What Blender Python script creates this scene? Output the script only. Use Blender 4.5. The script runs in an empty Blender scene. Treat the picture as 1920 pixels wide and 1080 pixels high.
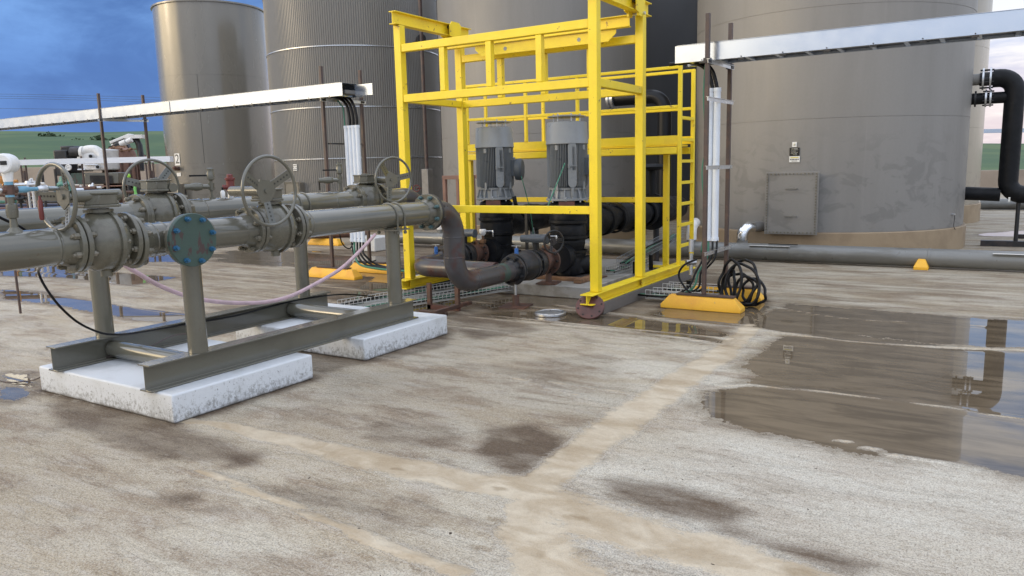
import bpy, math, random
import numpy as np
from mathutils import Vector, Matrix
random.seed(7)
S = bpy.context.scene
COL = S.collection
PI = math.pi
R = math.radians

# ------------------------------------------------------------------ camera
F, PITCH, ROLL, YAW, EYE = 1430.0, R(8.96), R(1.39), R(32.0), 1.6   # focal length in pixels of a 1920 wide frame
cd = bpy.data.cameras.new('camera'); cam = bpy.data.objects.new('camera', cd); COL.objects.link(cam)
cd.sensor_fit = 'HORIZONTAL'; cd.sensor_width = 36.0; cd.lens = 36.0 * F / 1920.0
cd.clip_start = 0.05; cd.clip_end = 3000
_up = Vector((0, math.sin(PITCH), math.cos(PITCH))); _r = Vector((1, 0, 0)); _f = Vector((0, math.cos(PITCH), -math.sin(PITCH)))
_c, _s = math.cos(ROLL), math.sin(ROLL)
_rz = Matrix.Rotation(YAW, 3, 'Z')
CR, CU, CF = _rz @ (_c*_r - _s*_up), _rz @ (_s*_r + _c*_up), _rz @ _f
m3 = Matrix((CR, CU, -CF)).transposed()
cam.matrix_world = Matrix.Translation((0, 0, EYE)) @ m3.to_4x4()
S.camera = cam
EYEV = Vector((0, 0, EYE))

def ray(x, y): return CF + (x-960)/F*CR + (540-y)/F*CU
def gz(x, y, z=0.0):
    d = ray(x, y); return EYEV + d*((z-EYE)/d.z)
def px(x, y, X):
    d = ray(x, y); return EYEV + d*(X/d.x)
def py(x, y, Y):
    d = ray(x, y); return EYEV + d*(Y/d.y)
def dp(x, y, D): return EYEV + ray(x, y)*D

# ------------------------------------------------------------------ colour management
S.view_settings.view_transform = 'Standard'; S.view_settings.look = 'None'
S.view_settings.exposure = 0.12; S.view_settings.gamma = 1.0; S.view_settings.use_curve_mapping = False
S.render.engine = 'CYCLES'

# ------------------------------------------------------------------ node helper
class NT:
    def __init__(s, tree):
        s.t = tree; s.n = tree.nodes; s.l = tree.links
    def node(s, typ, **kw):
        nd = s.n.new(typ)
        for k, v in kw.items(): setattr(nd, k, v)
        return nd
    def setin(s, sock, v):
        if v is None: return
        if hasattr(v, 'node') and hasattr(v, 'is_output'): s.l.new(v, sock)
        else: sock.default_value = v
    def math(s, op, a, b=None, c=None, clamp=False):
        nd = s.node('ShaderNodeMath', operation=op); nd.use_clamp = clamp
        s.setin(nd.inputs[0], a)
        if b is not None: s.setin(nd.inputs[1], b)
        if c is not None: s.setin(nd.inputs[2], c)
        return nd.outputs[0]
    def dot(s, a, v):
        nd = s.node('ShaderNodeVectorMath', operation='DOT_PRODUCT'); s.l.new(a, nd.inputs[0]); nd.inputs[1].default_value = v
        return nd.outputs['Value']
    def noise(s, vec, scale, detail=4, rough=0.55, dist=0.0, out='Fac'):
        nd = s.node('ShaderNodeTexNoise'); s.setin(nd.inputs['Vector'], vec)
        nd.inputs['Scale'].default_value = scale; nd.inputs['Detail'].default_value = detail
        nd.inputs['Roughness'].default_value = rough; nd.inputs['Distortion'].default_value = dist
        return nd.outputs[out]
    def mapping(s, vec, scale=(1,1,1), loc=(0,0,0), rot=(0,0,0)):
        nd = s.node('ShaderNodeMapping'); s.l.new(vec, nd.inputs['Vector'])
        nd.inputs['Scale'].default_value = scale; nd.inputs['Location'].default_value = loc; nd.inputs['Rotation'].default_value = rot
        return nd.outputs[0]
    def ss(s, x, a, b):       # smoothstep a..b -> 0..1
        nd = s.node('ShaderNodeMapRange', interpolation_type='SMOOTHSTEP'); s.setin(nd.inputs['Value'], x)
        nd.inputs['From Min'].default_value = a; nd.inputs['From Max'].default_value = b
        return nd.outputs[0]
    def lin(s, x, a, b, c=0.0, d=1.0):
        nd = s.node('ShaderNodeMapRange'); s.setin(nd.inputs['Value'], x)
        for k, v in (('From Min', a), ('From Max', b), ('To Min', c), ('To Max', d)): nd.inputs[k].default_value = v
        return nd.outputs[0]
    def mix(s, f, a, b, mode='MIX'):
        nd = s.node('ShaderNodeMix', data_type='RGBA', blend_type=mode)
        s.setin(nd.inputs[0], f)
        for i, v in ((6, a), (7, b)):
            if isinstance(v, tuple) and len(v) == 3: v = v + (1.0,)
            s.setin(nd.inputs[i], v)
        return nd.outputs[2]

# ------------------------------------------------------------------ world: evening sky, storm cloud to the left, bright gaps to the right
SUN_AZ, SUN_EL = 227.0, 17.0
W = bpy.data.worlds.new('World'); S.world = W; W.use_nodes = True
w = NT(W.node_tree); w.n.clear()
tc = w.node('ShaderNodeTexCoord').outputs['Generated']
sep = w.node('ShaderNodeSeparateXYZ'); w.l.new(tc, sep.inputs[0]); el = sep.outputs['Z']
def azv(a): return (math.cos(R(a)), math.sin(R(a)), 0.0)
sky = w.node('ShaderNodeTexSky', sky_type='NISHITA'); sky.sun_disc = False
sky.sun_elevation = R(SUN_EL); sky.sun_rotation = R(90 - SUN_AZ); sky.air_density = 1.2; sky.dust_density = 1.5
warp = w.mapping(tc, scale=(1.0, 1.0, 3.2))
n1 = w.noise(warp, 2.3, 7, 0.58, 0.35)
n2 = w.noise(w.mapping(tc, scale=(1.0, 1.0, 6.0), loc=(3, 1, 0)), 3.0, 6, 0.6, 0.2)
cl = w.ss(n1, 0.40, 0.64); cs = w.ss(n2, 0.40, 0.56)
elr = w.lin(el, 0.0, 0.38)
n3 = w.noise(w.mapping(tc, scale=(1.0, 1.0, 2.2), loc=(2, 5, 1)), 5.5, 8, 0.62, 0.5)
clf = w.math('ADD', w.math('MULTIPLY', cl, 0.6), w.math('MULTIPLY', w.ss(n3, 0.36, 0.66), 0.5), clamp=True)
left = w.mix(clf, (0.062, 0.155, 0.43), (0.26, 0.50, 0.95))
left = w.mix(w.ss(el, 0.30, 0.05), left, w.mix(clf, (0.068, 0.18, 0.52), (0.12, 0.29, 0.74)))
right = w.mix(cs, (0.33, 0.55, 0.95), (0.95, 0.98, 1.05))
right = w.mix(w.ss(el, 0.20, 0.03), right, w.mix(cs, (0.86, 0.74, 0.80), (1.12, 1.02, 1.0)))
over = w.mix(cl, (1.10, 1.20, 1.42), (1.78, 1.87, 2.08))
lowback = w.mix(cl, (0.30, 0.37, 0.51), (0.55, 0.64, 0.80))
over_h = w.mix(w.ss(el, 0.06, 0.34), lowback, over)
c = w.mix(w.ss(w.dot(tc, azv(72)), 0.35, 0.88), left, right)
front = w.ss(w.dot(tc, azv(128)), 0.25, 0.80)
back = w.mix(w.ss(w.dot(tc, azv(72)), 0.35, 0.88), over_h, right)
c = w.mix(front, back, c)
c = w.mix(w.ss(el, 0.42, 0.75), c, over)
glow = w.math('MULTIPLY', w.ss(w.dot(tc, azv(SUN_AZ)), 0.84, 0.94), w.math('MULTIPLY', w.ss(el, 0.60, 0.30), w.ss(el, 0.05, 0.22)))
c = w.mix(glow, c, (6.2, 4.9, 3.0))
bgc = w.node('ShaderNodeBackground'); w.l.new(c, bgc.inputs[0]); bgc.inputs[1].default_value = 1.0
bgs = w.node('ShaderNodeBackground'); w.l.new(sky.outputs[0], bgs.inputs[0]); bgs.inputs[1].default_value = 0.10
mx = w.node('ShaderNodeMixShader'); mx.inputs[0].default_value = 0.88
w.l.new(bgs.outputs[0], mx.inputs[1]); w.l.new(bgc.outputs[0], mx.inputs[2])
w.l.new(mx.outputs[0], w.node('ShaderNodeOutputWorld').inputs[0])

sl = bpy.data.lights.new('sun', 'SUN'); sl.energy = 0.35; sl.angle = R(14); sl.color = (1.0, 0.82, 0.6)
so = bpy.data.objects.new('sun', sl); COL.objects.link(so)
sd = Vector((math.cos(R(SUN_AZ))*math.cos(R(SUN_EL)), math.sin(R(SUN_AZ))*math.cos(R(SUN_EL)), math.sin(R(SUN_EL))))
so.rotation_euler = sd.to_track_quat('Z', 'Y').to_euler()
so.location = (-8, -8, 12)

# ------------------------------------------------------------------ mesh builder
def frame(ax):
    ax = Vector(ax).normalized()
    t = Vector((0, 0, 1)) if abs(ax.z) < 0.95 else Vector((1, 0, 0))
    u = t.cross(ax).normalized(); v = ax.cross(u).normalized()
    return ax, u, v
class MB:
    def __init__(s): s.v = []; s.f = []; s.m = []; s.mi = 0
    def mat(s, i): s.mi = i; return s
    def cut(s): s.cuts = getattr(s, 'cuts', []) + [(len(s.v), len(s.f))]; return s
    def build_each(s, name, mats, parent=None, **kw):
        cs = s.cuts + [(len(s.v), len(s.f))]; first = None
        for (v0, f0), (v1, f1) in zip(cs[:-1], cs[1:]):
            q = MB(); q.v = s.v[v0:v1]; q.f = [tuple(i-v0 for i in f) for f in s.f[f0:f1]]; q.m = s.m[f0:f1]; o_ = q.build(name, mats, parent, **kw); first = first or o_
        return first
    def face(s, idx): s.f.append(tuple(idx)); s.m.append(s.mi)
    def raw(s, vs, fs):
        o = len(s.v); s.v += [Vector(p) for p in vs]
        for f in fs: s.face([o+i for i in f])
        return s
    def bx(s, x0, x1, y0, y1, z0, z1):
        return s.raw([(x0,y0,z0),(x1,y0,z0),(x1,y1,z0),(x0,y1,z0),(x0,y0,z1),(x1,y0,z1),(x1,y1,z1),(x0,y1,z1)],
                     [(3,2,1,0),(4,5,6,7),(0,1,5,4),(1,2,6,5),(2,3,7,6),(3,0,4,7)])
    def box(s, c, size, ax=(1,0,0), up=(0,0,1)):
        a = Vector(ax).normalized(); u = Vector(up); b = u.cross(a).normalized(); u = a.cross(b).normalized(); c = Vector(c)
        h = [x/2 for x in size]; vs = []
        for k in (-1, 1):
            for (i, j) in ((-1,-1),(1,-1),(1,1),(-1,1)): vs.append(c + a*h[0]*i + b*h[1]*j + u*h[2]*k)
        return s.raw(vs, [(3,2,1,0),(4,5,6,7),(0,1,5,4),(1,2,6,5),(2,3,7,6),(3,0,4,7)])
    def lathe(s, o, ax, prof, n=32, cap=True):
        o = Vector(o); ax, u, v = frame(ax); st = len(s.v)
        for (t, r) in prof:
            for i in range(n):
                a = 2*PI*i/n; s.v.append(o + ax*t + (u*math.cos(a) + v*math.sin(a))*r)
        for k in range(len(prof)-1):
            for i in range(n):
                j = (i+1) % n; s.face((st+k*n+i, st+k*n+j, st+(k+1)*n+j, st+(k+1)*n+i))
        if cap:
            s.face([st+i for i in range(n)][::-1]); s.face([st+(len(prof)-1)*n+i for i in range(n)])
        return s
    def cyl(s, a, b, r, r2=None, n=24, cap=True):
        a = Vector(a); b = Vector(b); L = (b-a).length
        return s.lathe(a, b-a, [(0, r), (L, r if r2 is None else r2)], n, cap)
    def tube(s, pts, r, n=10, closed=False, cap=True):
        P = [Vector(p) for p in pts]; N = len(P); st = len(s.v)
        tan = []
        for i in range(N):
            a = P[(i-1) % N] if (closed or i > 0) else P[0]; b = P[(i+1) % N] if (closed or i < N-1) else P[-1]
            tan.append((b-a).normalized())
        _, u, _ = frame(tan[0])
        for i in range(N):
            t = tan[i]; u = (u - t*u.dot(t)); u = u.normalized() if u.length > 1e-6 else frame(t)[1]; v = t.cross(u)
            rr = r[i] if isinstance(r, (list, tuple)) else r
            for k in range(n):
                a = 2*PI*k/n; s.v.append(P[i] + (u*math.cos(a) + v*math.sin(a))*rr)
        for i in range(N if closed else N-1):
            i2 = (i+1) % N
            for k in range(n):
                k2 = (k+1) % n; s.face((st+i*n+k, st+i*n+k2, st+i2*n+k2, st+i2*n+k))
        if not closed and cap:
            s.face([st+k for k in range(n)][::-1]); s.face([st+(N-1)*n+k for k in range(n)])
        return s
    def torus(s, c, ax, RR, r, n=48, k=10):
        ax, u, v = frame(ax); c = Vector(c)
        return s.tube([c + (u*math.cos(2*PI*i/n) + v*math.sin(2*PI*i/n))*RR for i in range(n)], r, k, closed=True)
    def prism(s, poly, o, a, b, th):   # poly in (a,b) plane from o, extruded th along a x b, centred on 0..th
        o = Vector(o); a = Vector(a).normalized(); b = Vector(b).normalized(); c = a.cross(b); n = len(poly)
        vs = [o + a*p[0] + b*p[1] for p in poly] + [o + a*p[0] + b*p[1] + c*th for p in poly]
        fs = [tuple(range(n))[::-1], tuple(range(n, 2*n))] + [(i, (i+1) % n, n+(i+1) % n, n+i) for i in range(n)]
        return s.raw(vs, fs)
    def ibeam(s, p0, p1, h, b, tf=0.012, tw=0.009):  # p0,p1 at the bottom centre line
        p0 = Vector(p0); p1 = Vector(p1); d = (p1-p0); side = Vector((0,0,1)).cross(d).normalized(); up = d.normalized().cross(side)
        pts = [(-b/2,0),(b/2,0),(b/2,tf),(tw/2,tf),(tw/2,h-tf),(b/2,h-tf),(b/2,h),(-b/2,h),(-b/2,h-tf),(-tw/2,h-tf),(-tw/2,tf),(-b/2,tf)]
        return s.prism(pts, p0, side, up, d.length)
    def sphere(s, c, r, n=20, ax=(0,0,1), sq=1.0):
        m = n//2
        return s.lathe(Vector(c), ax, [(-r*sq*math.cos(PI*i/m), max(1e-4, r*math.sin(PI*i/m))) for i in range(m+1)], n)
    def build(s, name, mats, parent=None, bevel=0.0, ang=38, kind=None):
        me = bpy.data.meshes.new(name)
        off = Vector((0,0,0))
        p = parent
        while p is not None: off = off + p.location; p = p.parent
        me.from_pydata([tuple(q - off) for q in s.v], [], s.f)
        if not isinstance(mats, (list, tuple)): mats = [mats]
        for m_ in mats: me.materials.append(m_)
        me.polygons.foreach_set('material_index', s.m)
        me.polygons.foreach_set('use_smooth', [True]*len(s.f))
        me.update(); me.set_sharp_from_angle(angle=R(ang))
        o = bpy.data.objects.new(name, me); COL.objects.link(o)
        if parent: o.parent = parent
        if bevel:
            b = o.modifiers.new('bevel', 'BEVEL'); b.width = bevel; b.segments = 2; b.limit_method = 'ANGLE'; b.angle_limit = R(40); b.harden_normals = False
        if kind: o['kind'] = kind
        return o
def smooth_path(pts, k=8, closed=False):
    P = [Vector(p) for p in pts]; out = []; N = len(P)
    rng = range(N if closed else N-1)
    for i in rng:
        g = (lambda j: P[j % N]) if closed else (lambda j: P[max(0, min(N-1, j))])
        a, b, c_, d = g(i-1), g(i), g(i+1), g(i+2)
        for q in range(k):
            t = q/k
            out.append(0.5*((2*b) + (c_-a)*t + (2*a-5*b+4*c_-d)*t*t + (-a+3*b-3*c_+d)*t**3))
    if not closed: out.append(P[-1])
    return out
def bend(a, corner, b, r, k=8):    # points of a rounded corner
    a, q, b = Vector(a), Vector(corner), Vector(b); u = (a-q).normalized(); v = (b-q).normalized()
    ce = q + (u+v)*r; out = []
    for i in range(k+1):
        t = (PI/2)*i/k; out.append(ce - v*r*math.cos(t) - u*r*math.sin(t))
    return out
def thing(name, loc, label, cat, group=None):
    o = bpy.data.objects.new(name, None); COL.objects.link(o); o.location = loc; o.empty_display_size = 0.2
    o['label'] = label; o['category'] = cat
    if group: o['group'] = group
    return o
from mathutils import noise as mnoise
def lumpy(b, start, amp=.02, sc=5.0, sc2=14.0):
    for i in range(start, len(b.v)):
        p = b.v[i]; n_ = mnoise.noise_vector(p*sc)*amp + mnoise.noise_vector(p*sc2)*amp*.35; b.v[i] = p + n_
def tag(o, label, cat, group=None, kind=None):
    o['label'] = label; o['category'] = cat
    if group: o['group'] = group
    if kind: o['kind'] = kind
    return o
def copy_tree(o, parent=None, loc=None):
    c_ = o.copy(); COL.objects.link(c_)
    if parent: c_.parent = parent
    if loc is not None: c_.location = loc
    for ch in list(o.children): copy_tree(ch, c_)
    return c_
def text_mesh(txt, size, m_, parent, o, right, up, name='lettering', th=0.001):
    cu = bpy.data.curves.new('t', 'FONT'); cu.body = txt; cu.size = size; cu.align_x = 'CENTER'; cu.align_y = 'CENTER'; cu.extrude = th
    t = bpy.data.objects.new('t', cu); COL.objects.link(t)
    bpy.context.view_layer.update()
    me = bpy.data.meshes.new_from_object(t); bpy.data.objects.remove(t)
    r_ = Vector(right).normalized(); u_ = Vector(up).normalized(); n_ = r_.cross(u_)
    off = Vector((0,0,0)); p = parent
    while p is not None: off = off + p.location; p = p.parent
    for v in me.vertices: v.co = Vector(o) + r_*v.co.x + u_*v.co.y + n_*v.co.z - off
    me.materials.clear(); me.materials.append(m_)
    ob = bpy.data.objects.new(name, me); COL.objects.link(ob); ob.parent = parent
    return ob

# ------------------------------------------------------------------ materials
def mat(name, col, rough=0.5, metal=0.0, col2=None, nscale=3.0, lo=0.45, hi=0.62, amt=0.7, stretch=(1,1,1), bump=0.0, bscale=60.0, rvar=0.08, spec=0.5,
        fine=0.06, fscale=90.0, coat=0.0, chips=None):
    m_ = bpy.data.materials.new(name); m_.use_nodes = True
    t = NT(m_.node_tree); bs = t.n['Principled BSDF']
    co = t.node('ShaderNodeTexCoord').outputs['Object']
    base = col
    if col2 is not None:
        n = t.noise(t.mapping(co, scale=stretch), nscale, 6, 0.6, 0.3)
        base = t.mix(t.math('MULTIPLY', t.ss(n, lo, hi), amt), col, col2)
    if chips:
        csc, cth, ccol, camt = chips
        cn = t.noise(t.mapping(co, loc=(7, 3, 5)), csc, 6, 0.65, 0.4)
        base = t.mix(t.math('MULTIPLY', t.ss(cn, cth, cth+0.02), camt), base, ccol)
        gr = t.noise(t.mapping(co, scale=(1, 1, 0.35)), 1.7, 6, 0.65, 0.3)
        base = t.mix(t.math('MULTIPLY', t.ss(gr, 0.5, 0.75), 0.22), base, tuple(x*0.45 for x in col))
    fn = t.noise(co, fscale, 3, 0.6)
    g = t.lin(fn, 0.25, 0.75, 1-fine, 1+fine)
    cc = t.node('ShaderNodeCombineColor'); 
    for i in range(3): t.l.new(g, cc.inputs[i])
    base = t.mix(1.0, base, cc.outputs[0], 'MULTIPLY')
    t.setin(bs.inputs['Base Color'], base)
    rn = t.noise(co, 5.0, 4)
    t.setin(bs.inputs['Roughness'], t.lin(rn, 0.3, 0.7, max(0.02, rough-rvar), min(1, rough+rvar)))
    bs.inputs['Metallic'].default_value = metal
    bs.inputs['Specular IOR Level'].default_value = spec
    bs.inputs['Coat Weight'].default_value = coat; bs.inputs['Coat Roughness'].default_value = 0.10; bs.inputs['Coat IOR'].default_value = 1.6
    if bump:
        b = t.node('ShaderNodeBump'); b.inputs['Strength'].default_value = bump; b.inputs['Distance'].default_value = 0.01
        t.l.new(t.noise(co, bscale, 4, 0.6), b.inputs['Height']); t.l.new(b.outputs[0], bs.inputs['Normal'])
    return m_
M = {}
M['olive'] = mat('olive_grey_paint', (0.122, 0.118, 0.092), 0.18, col2=(0.09, 0.084, 0.066), nscale=1.6, amt=0.4, fine=0.04, coat=0.45, spec=0.6, rvar=0.05, chips=(14.0, 0.70, (0.10, 0.05, 0.03), 0.8))
M['olive2'] = mat('olive_grey_paint_cast', (0.122, 0.117, 0.089), 0.27, col2=(0.08, 0.07, 0.052), nscale=5, amt=0.45, bump=0.05, bscale=45, coat=0.3, spec=0.5, chips=(18.0, 0.68, (0.12, 0.055, 0.03), 0.8))
M['bolt'] = mat('bolt_painted', (0.13, 0.12, 0.09), 0.45, col2=(0.28, 0.25, 0.20), nscale=20, amt=0.5)
M['yellow'] = mat('yellow_paint', (0.88, 0.665, 0.024), 0.40, col2=(0.72, 0.50, 0.03), nscale=3.0, lo=0.5, hi=0.72, amt=0.5, fine=0.04, chips=(9.0, 0.655, (0.20, 0.11, 0.05), 0.75))
M['stopyel'] = mat('wheel_stop_yellow', (0.84, 0.46, 0.035), 0.5, col2=(0.70, 0.30, 0.04), nscale=4, lo=0.5, hi=0.7, amt=0.5, bump=0.1, bscale=60, chips=(16.0, 0.66, (0.35, 0.27, 0.2), 0.6))
M['conc_w'] = mat('pale_concrete', (0.62, 0.63, 0.62), 0.75, col2=(0.30, 0.29, 0.26), nscale=3.5, lo=0.52, hi=0.75, amt=0.6, fine=0.12, fscale=60, bump=0.25, bscale=90)
M['conc'] = mat('grey_concrete', (0.34, 0.33, 0.31), 0.6, col2=(0.18, 0.17, 0.14), nscale=3, amt=0.6, fine=0.12, bump=0.2, bscale=80)
M['tan'] = mat('tan_foundation_paint', (0.33, 0.25, 0.16), 0.6, col2=(0.22, 0.16, 0.10), nscale=1.5, amt=0.5)
M['rust'] = mat('rusty_steel', (0.085, 0.05, 0.04), 0.6, col2=(0.17, 0.075, 0.045), nscale=9, amt=0.6, bump=0.1)
M['redoxide'] = mat('red_oxide_paint', (0.115, 0.045, 0.036), 0.5, col2=(0.065, 0.03, 0.026), nscale=6, amt=0.7, bump=0.08)
M['postbrown'] = mat('brown_painted_post', (0.07, 0.05, 0.046), 0.5, col2=(0.13, 0.075, 0.055), nscale=7, amt=0.5)
M['brownpipe'] = mat('primer_streaked_pipe', (0.060, 0.058, 0.062), 0.32, col2=(0.072, 0.030, 0.026), nscale=3.2, lo=0.48, hi=0.60, amt=0.8, bump=0.05, bscale=30)
M['galv'] = mat('galvanised_steel', (0.62, 0.64, 0.67), 0.32, metal=0.85, col2=(0.48, 0.50, 0.53), nscale=14, amt=0.4, rvar=0.1)
M['alu'] = mat('bright_tray_metal', (0.60, 0.67, 0.78), 0.22, metal=0.8, col2=(0.55, 0.61, 0.71), nscale=0.5, amt=0.5, stretch=(0.3,1,1), fine=0.01, rvar=0.05)
M['alu_dark'] = mat('tray_underside', (0.20, 0.19, 0.18), 0.5, metal=0.5)
M['whitepipe'] = mat('white_conduit', (0.74, 0.80, 0.88), 0.35, col2=(0.62,0.66,0.72), nscale=3, amt=0.4)
M['white'] = mat('white_paint', (0.78, 0.78, 0.77), 0.4, col2=(0.55,0.54,0.5), nscale=4, amt=0.35)
M['black'] = mat('black_rubber', (0.005, 0.0055, 0.007), 0.36, rvar=0.1, spec=0.3)
M['lag'] = mat('black_lagging', (0.006, 0.007, 0.009), 0.5, col2=(0.011, 0.012, 0.015), nscale=4, amt=0.8, bump=0.6, bscale=14, rvar=0.12, spec=0.22)
M['iron'] = mat('dark_cast_iron', (0.016, 0.018, 0.021), 0.42, col2=(0.06,0.045,0.04), nscale=6, amt=0.5, bump=0.15, bscale=40)
M['green'] = mat('green_cable', (0.05, 0.20, 0.13), 0.5)
M['pink'] = mat('pink_hose', (0.62, 0.45, 0.50), 0.45, col2=(0.45,0.34,0.36), nscale=8, amt=0.5)
M['motor'] = mat('motor_grey_paint', (0.245, 0.265, 0.285), 0.32, col2=(0.21,0.225,0.24), nscale=3, amt=0.5, fine=0.03)
M['motor_d'] = mat('motor_fin_grey', (0.075, 0.09, 0.108), 0.5, fine=0.03)
M['flbolt'] = mat('teal_grey_bolt', (0.07, 0.13, 0.14), 0.4)
M['steelweather'] = mat('weathered_dark_sleeper', (0.15, 0.135, 0.12), 0.7, col2=(0.09,0.08,0.07), nscale=2, amt=0.7, stretch=(1,.2,3), fine=.15, bump=.3)
M['wire'] = mat('zinc_wire', (0.60,0.61,0.60), 0.5, metal=0.3)
M['blue'] = mat('blue_paint', (0.03, 0.13, 0.42), 0.4, col2=(0.08,0.2,0.4), nscale=12, amt=0.5)
M['ltblue'] = mat('light_blue_paint', (0.16, 0.36, 0.50), 0.45)
M['bluebolt'] = mat('blue_coated_bolt', (0.025, 0.11, 0.21), 0.35)
M['red'] = mat('faded_red_paint', (0.16, 0.032, 0.028), 0.45, col2=(0.15, 0.04, 0.035), nscale=10, amt=0.6)
M['teal'] = mat('green_primer', (0.045, 0.080, 0.066), 0.46, col2=(0.065, 0.035, 0.034), nscale=7.0, lo=0.56, hi=0.60, amt=0.9, stretch=(1,2.6,0.9), bump=0.08)
M['gteal'] = mat('green_instrument_paint', (0.10, 0.27, 0.21), 0.4)
M['wood'] = mat('old_timber', (0.16, 0.085, 0.045), 0.8, col2=(0.30,0.17,0.09), nscale=5, amt=0.7, stretch=(0.3,4,4), bump=0.3)
M['pinkwood'] = mat('reddish_brown_framing', (0.27, 0.155, 0.115), 0.7, col2=(0.19,0.11,0.085), nscale=4, amt=0.6)
M['steelgrey'] = mat('grey_clad_pipe', (0.20, 0.205, 0.20), 0.34, metal=0.25, col2=(0.13,0.125,0.11), nscale=2.0, amt=0.6, stretch=(0.6,2,2))
M['shiny'] = mat('polished_cladding', (0.80, 0.82, 0.84), 0.16, metal=1.0, bump=0.15, bscale=18, rvar=0.05)
M['sign_w'] = mat('sign_white', (0.78, 0.78, 0.75), 0.4, fine=0.02)
M['sign_k'] = mat('sign_black', (0.012, 0.012, 0.012), 0.4, fine=0.02)
M['sign_y'] = mat('sign_yellow', (0.65, 0.55, 0.12), 0.4, fine=0.02)
M['lime'] = mat('lime_hi_vis', (0.42, 0.85, 0.10), 0.5)
M['limehose'] = mat('lime_hose', (0.22, 0.62, 0.16), 0.5)
M['orange'] = mat('orange_ish_paint', (0.55, 0.25, 0.06), 0.5)
M['farwhite'] = mat('white_tray_paint', (0.80, 0.83, 0.88), 0.4, fine=0.02)
M['navy'] = mat('dark_navy_paint', (0.012, 0.022, 0.06), 0.5)
M['taupe'] = mat('taupe_wall_panel', (0.29, 0.25, 0.215), 0.6, col2=(0.22,0.19,0.16), nscale=0.6, amt=0.5)
M['hole'] = mat('hole_shadow', (0.02, 0.018, 0.015), 0.8)

def tank_mat(name, col, col2, rough=0.34, stain=0.5, coatw=0.5):
    m_ = bpy.data.materials.new(name); m_.use_nodes = True
    t = NT(m_.node_tree); bs = t.n['Principled BSDF']
    co = t.node('ShaderNodeTexCoord').outputs['Object']
    n = t.noise(t.mapping(co, scale=(1, 1, 0.12)), 2.4, 6, 0.6, 0.2)
    b = t.mix(t.math('MULTIPLY', t.ss(n, 0.42, 0.70), stain), col, col2)
    p = t.noise(t.mapping(co, scale=(1, 1, 1.6), loc=(4, 2, 1)), 2.3, 7, 0.62, 0.8)
    sz = t.node('ShaderNodeSeparateXYZ'); t.l.new(co, sz.inputs[0])
    lowm = t.ss(sz.outputs['Z'], 2.4, 1.3)
    b = t.mix(t.math('MULTIPLY', t.math('MULTIPLY', t.ss(p, 0.52, 0.60), lowm), 0.55), b, tuple(x*0.66 for x in col))
    run = t.noise(t.mapping(co, scale=(1, 1, 0.03), loc=(9, 0, 0)), 7.0, 5, 0.6, 0.0)
    b = t.mix(t.math('MULTIPLY', t.ss(run, 0.62, 0.72), 0.25), b, tuple(x*1.25 for x in col))
    f = t.noise(co, 30, 4, 0.6)
    b = t.mix(t.lin(f, 0.3, 0.7, 0.0, 0.12), b, tuple(x*0.6 for x in col))
    t.setin(bs.inputs['Base Color'], b)
    t.setin(bs.inputs['Roughness'], t.lin(t.noise(t.mapping(co, scale=(1, 1, 0.4)), 1.8, 5), 0.3, 0.7, rough-0.06, rough+0.12))
    bs.inputs['Specular IOR Level'].default_value = 0.6; bs.inputs['Coat Weight'].default_value = coatw; bs.inputs['Coat Roughness'].default_value = rough*0.8; bs.inputs['Coat IOR'].default_value = 1.7
    bp = t.node('ShaderNodeBump'); bp.inputs['Strength'].default_value = 0.25; bp.inputs['Distance'].default_value = 0.04
    t.l.new(t.noise(t.mapping(co, scale=(1, 1, 0.5)), 1.3, 2), bp.inputs['Height']); t.l.new(bp.outputs[0], bs.inputs['Normal'])
    return m_
M['tank'] = tank_mat('tank_grey_beige_paint', (0.232, 0.224, 0.210), (0.195, 0.187, 0.174), 0.50, 0.55, 0.12)
M['tank_o'] = tank_mat('tank_olive_beige_paint', (0.185, 0.170, 0.140), (0.17, 0.156, 0.128), 0.20, 0.35)
M['tank_c'] = tank_mat('corrugated_cladding_taupe', (0.200, 0.190, 0.170), (0.172, 0.162, 0.145), 0.40, 0.5, 0.3)
M['tank_k'] = tank_mat('near_black_tank', (0.010, 0.012, 0.016), (0.014, 0.016, 0.02), 0.6)  # even near-black tone for the rear tank in the gap
M['tank_r'] = tank_mat('tank_cream_paint', (0.36, 0.32, 0.25), (0.30, 0.27, 0.21), 0.3)
# ------------------------------------------------------------------ ground sheet with dark (damp and painted shade), silt and pond fields stored as point attributes
def axis(lo, hi, step, far_lo, far_hi, g=1.09):
    a = list(np.arange(lo, hi+1e-6, step)); s_ = step; x = lo
    while x > far_lo: s_ *= g; x -= s_; a.insert(0, x)
    s_ = step; x = hi
    while x < far_hi: s_ *= g; x += s_; a.append(x)
    return np.array(a)
gx = axis(-8.5, 1.8, 0.05, -320, 320); gy = axis(0.8, 9.6, 0.05, -120, 420)
X, Y = np.meshgrid(gx, gy); rs = np.random.RandomState(4)
def vnoise(x, y, sc, seed, octs=4):
    out = np.zeros_like(x); amp = 1.0; tot = 0
    for o_ in range(octs):
        r_ = np.random.RandomState(seed*17+o_); T = r_.rand(256, 256); u = x*sc; v = y*sc
        i = np.floor(u).astype(int); j = np.floor(v).astype(int); fu = u-i; fv = v-j; fu = fu*fu*(3-2*fu); fv = fv*fv*(3-2*fv)
        g = lambda a, b: T[a % 256, b % 256]
        out += amp*((g(i,j)*(1-fu)+g(i+1,j)*fu)*(1-fv) + (g(i,j+1)*(1-fu)+g(i+1,j+1)*fu)*fv); tot += amp; amp *= 0.5; sc *= 2.03
    return out/tot
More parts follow.
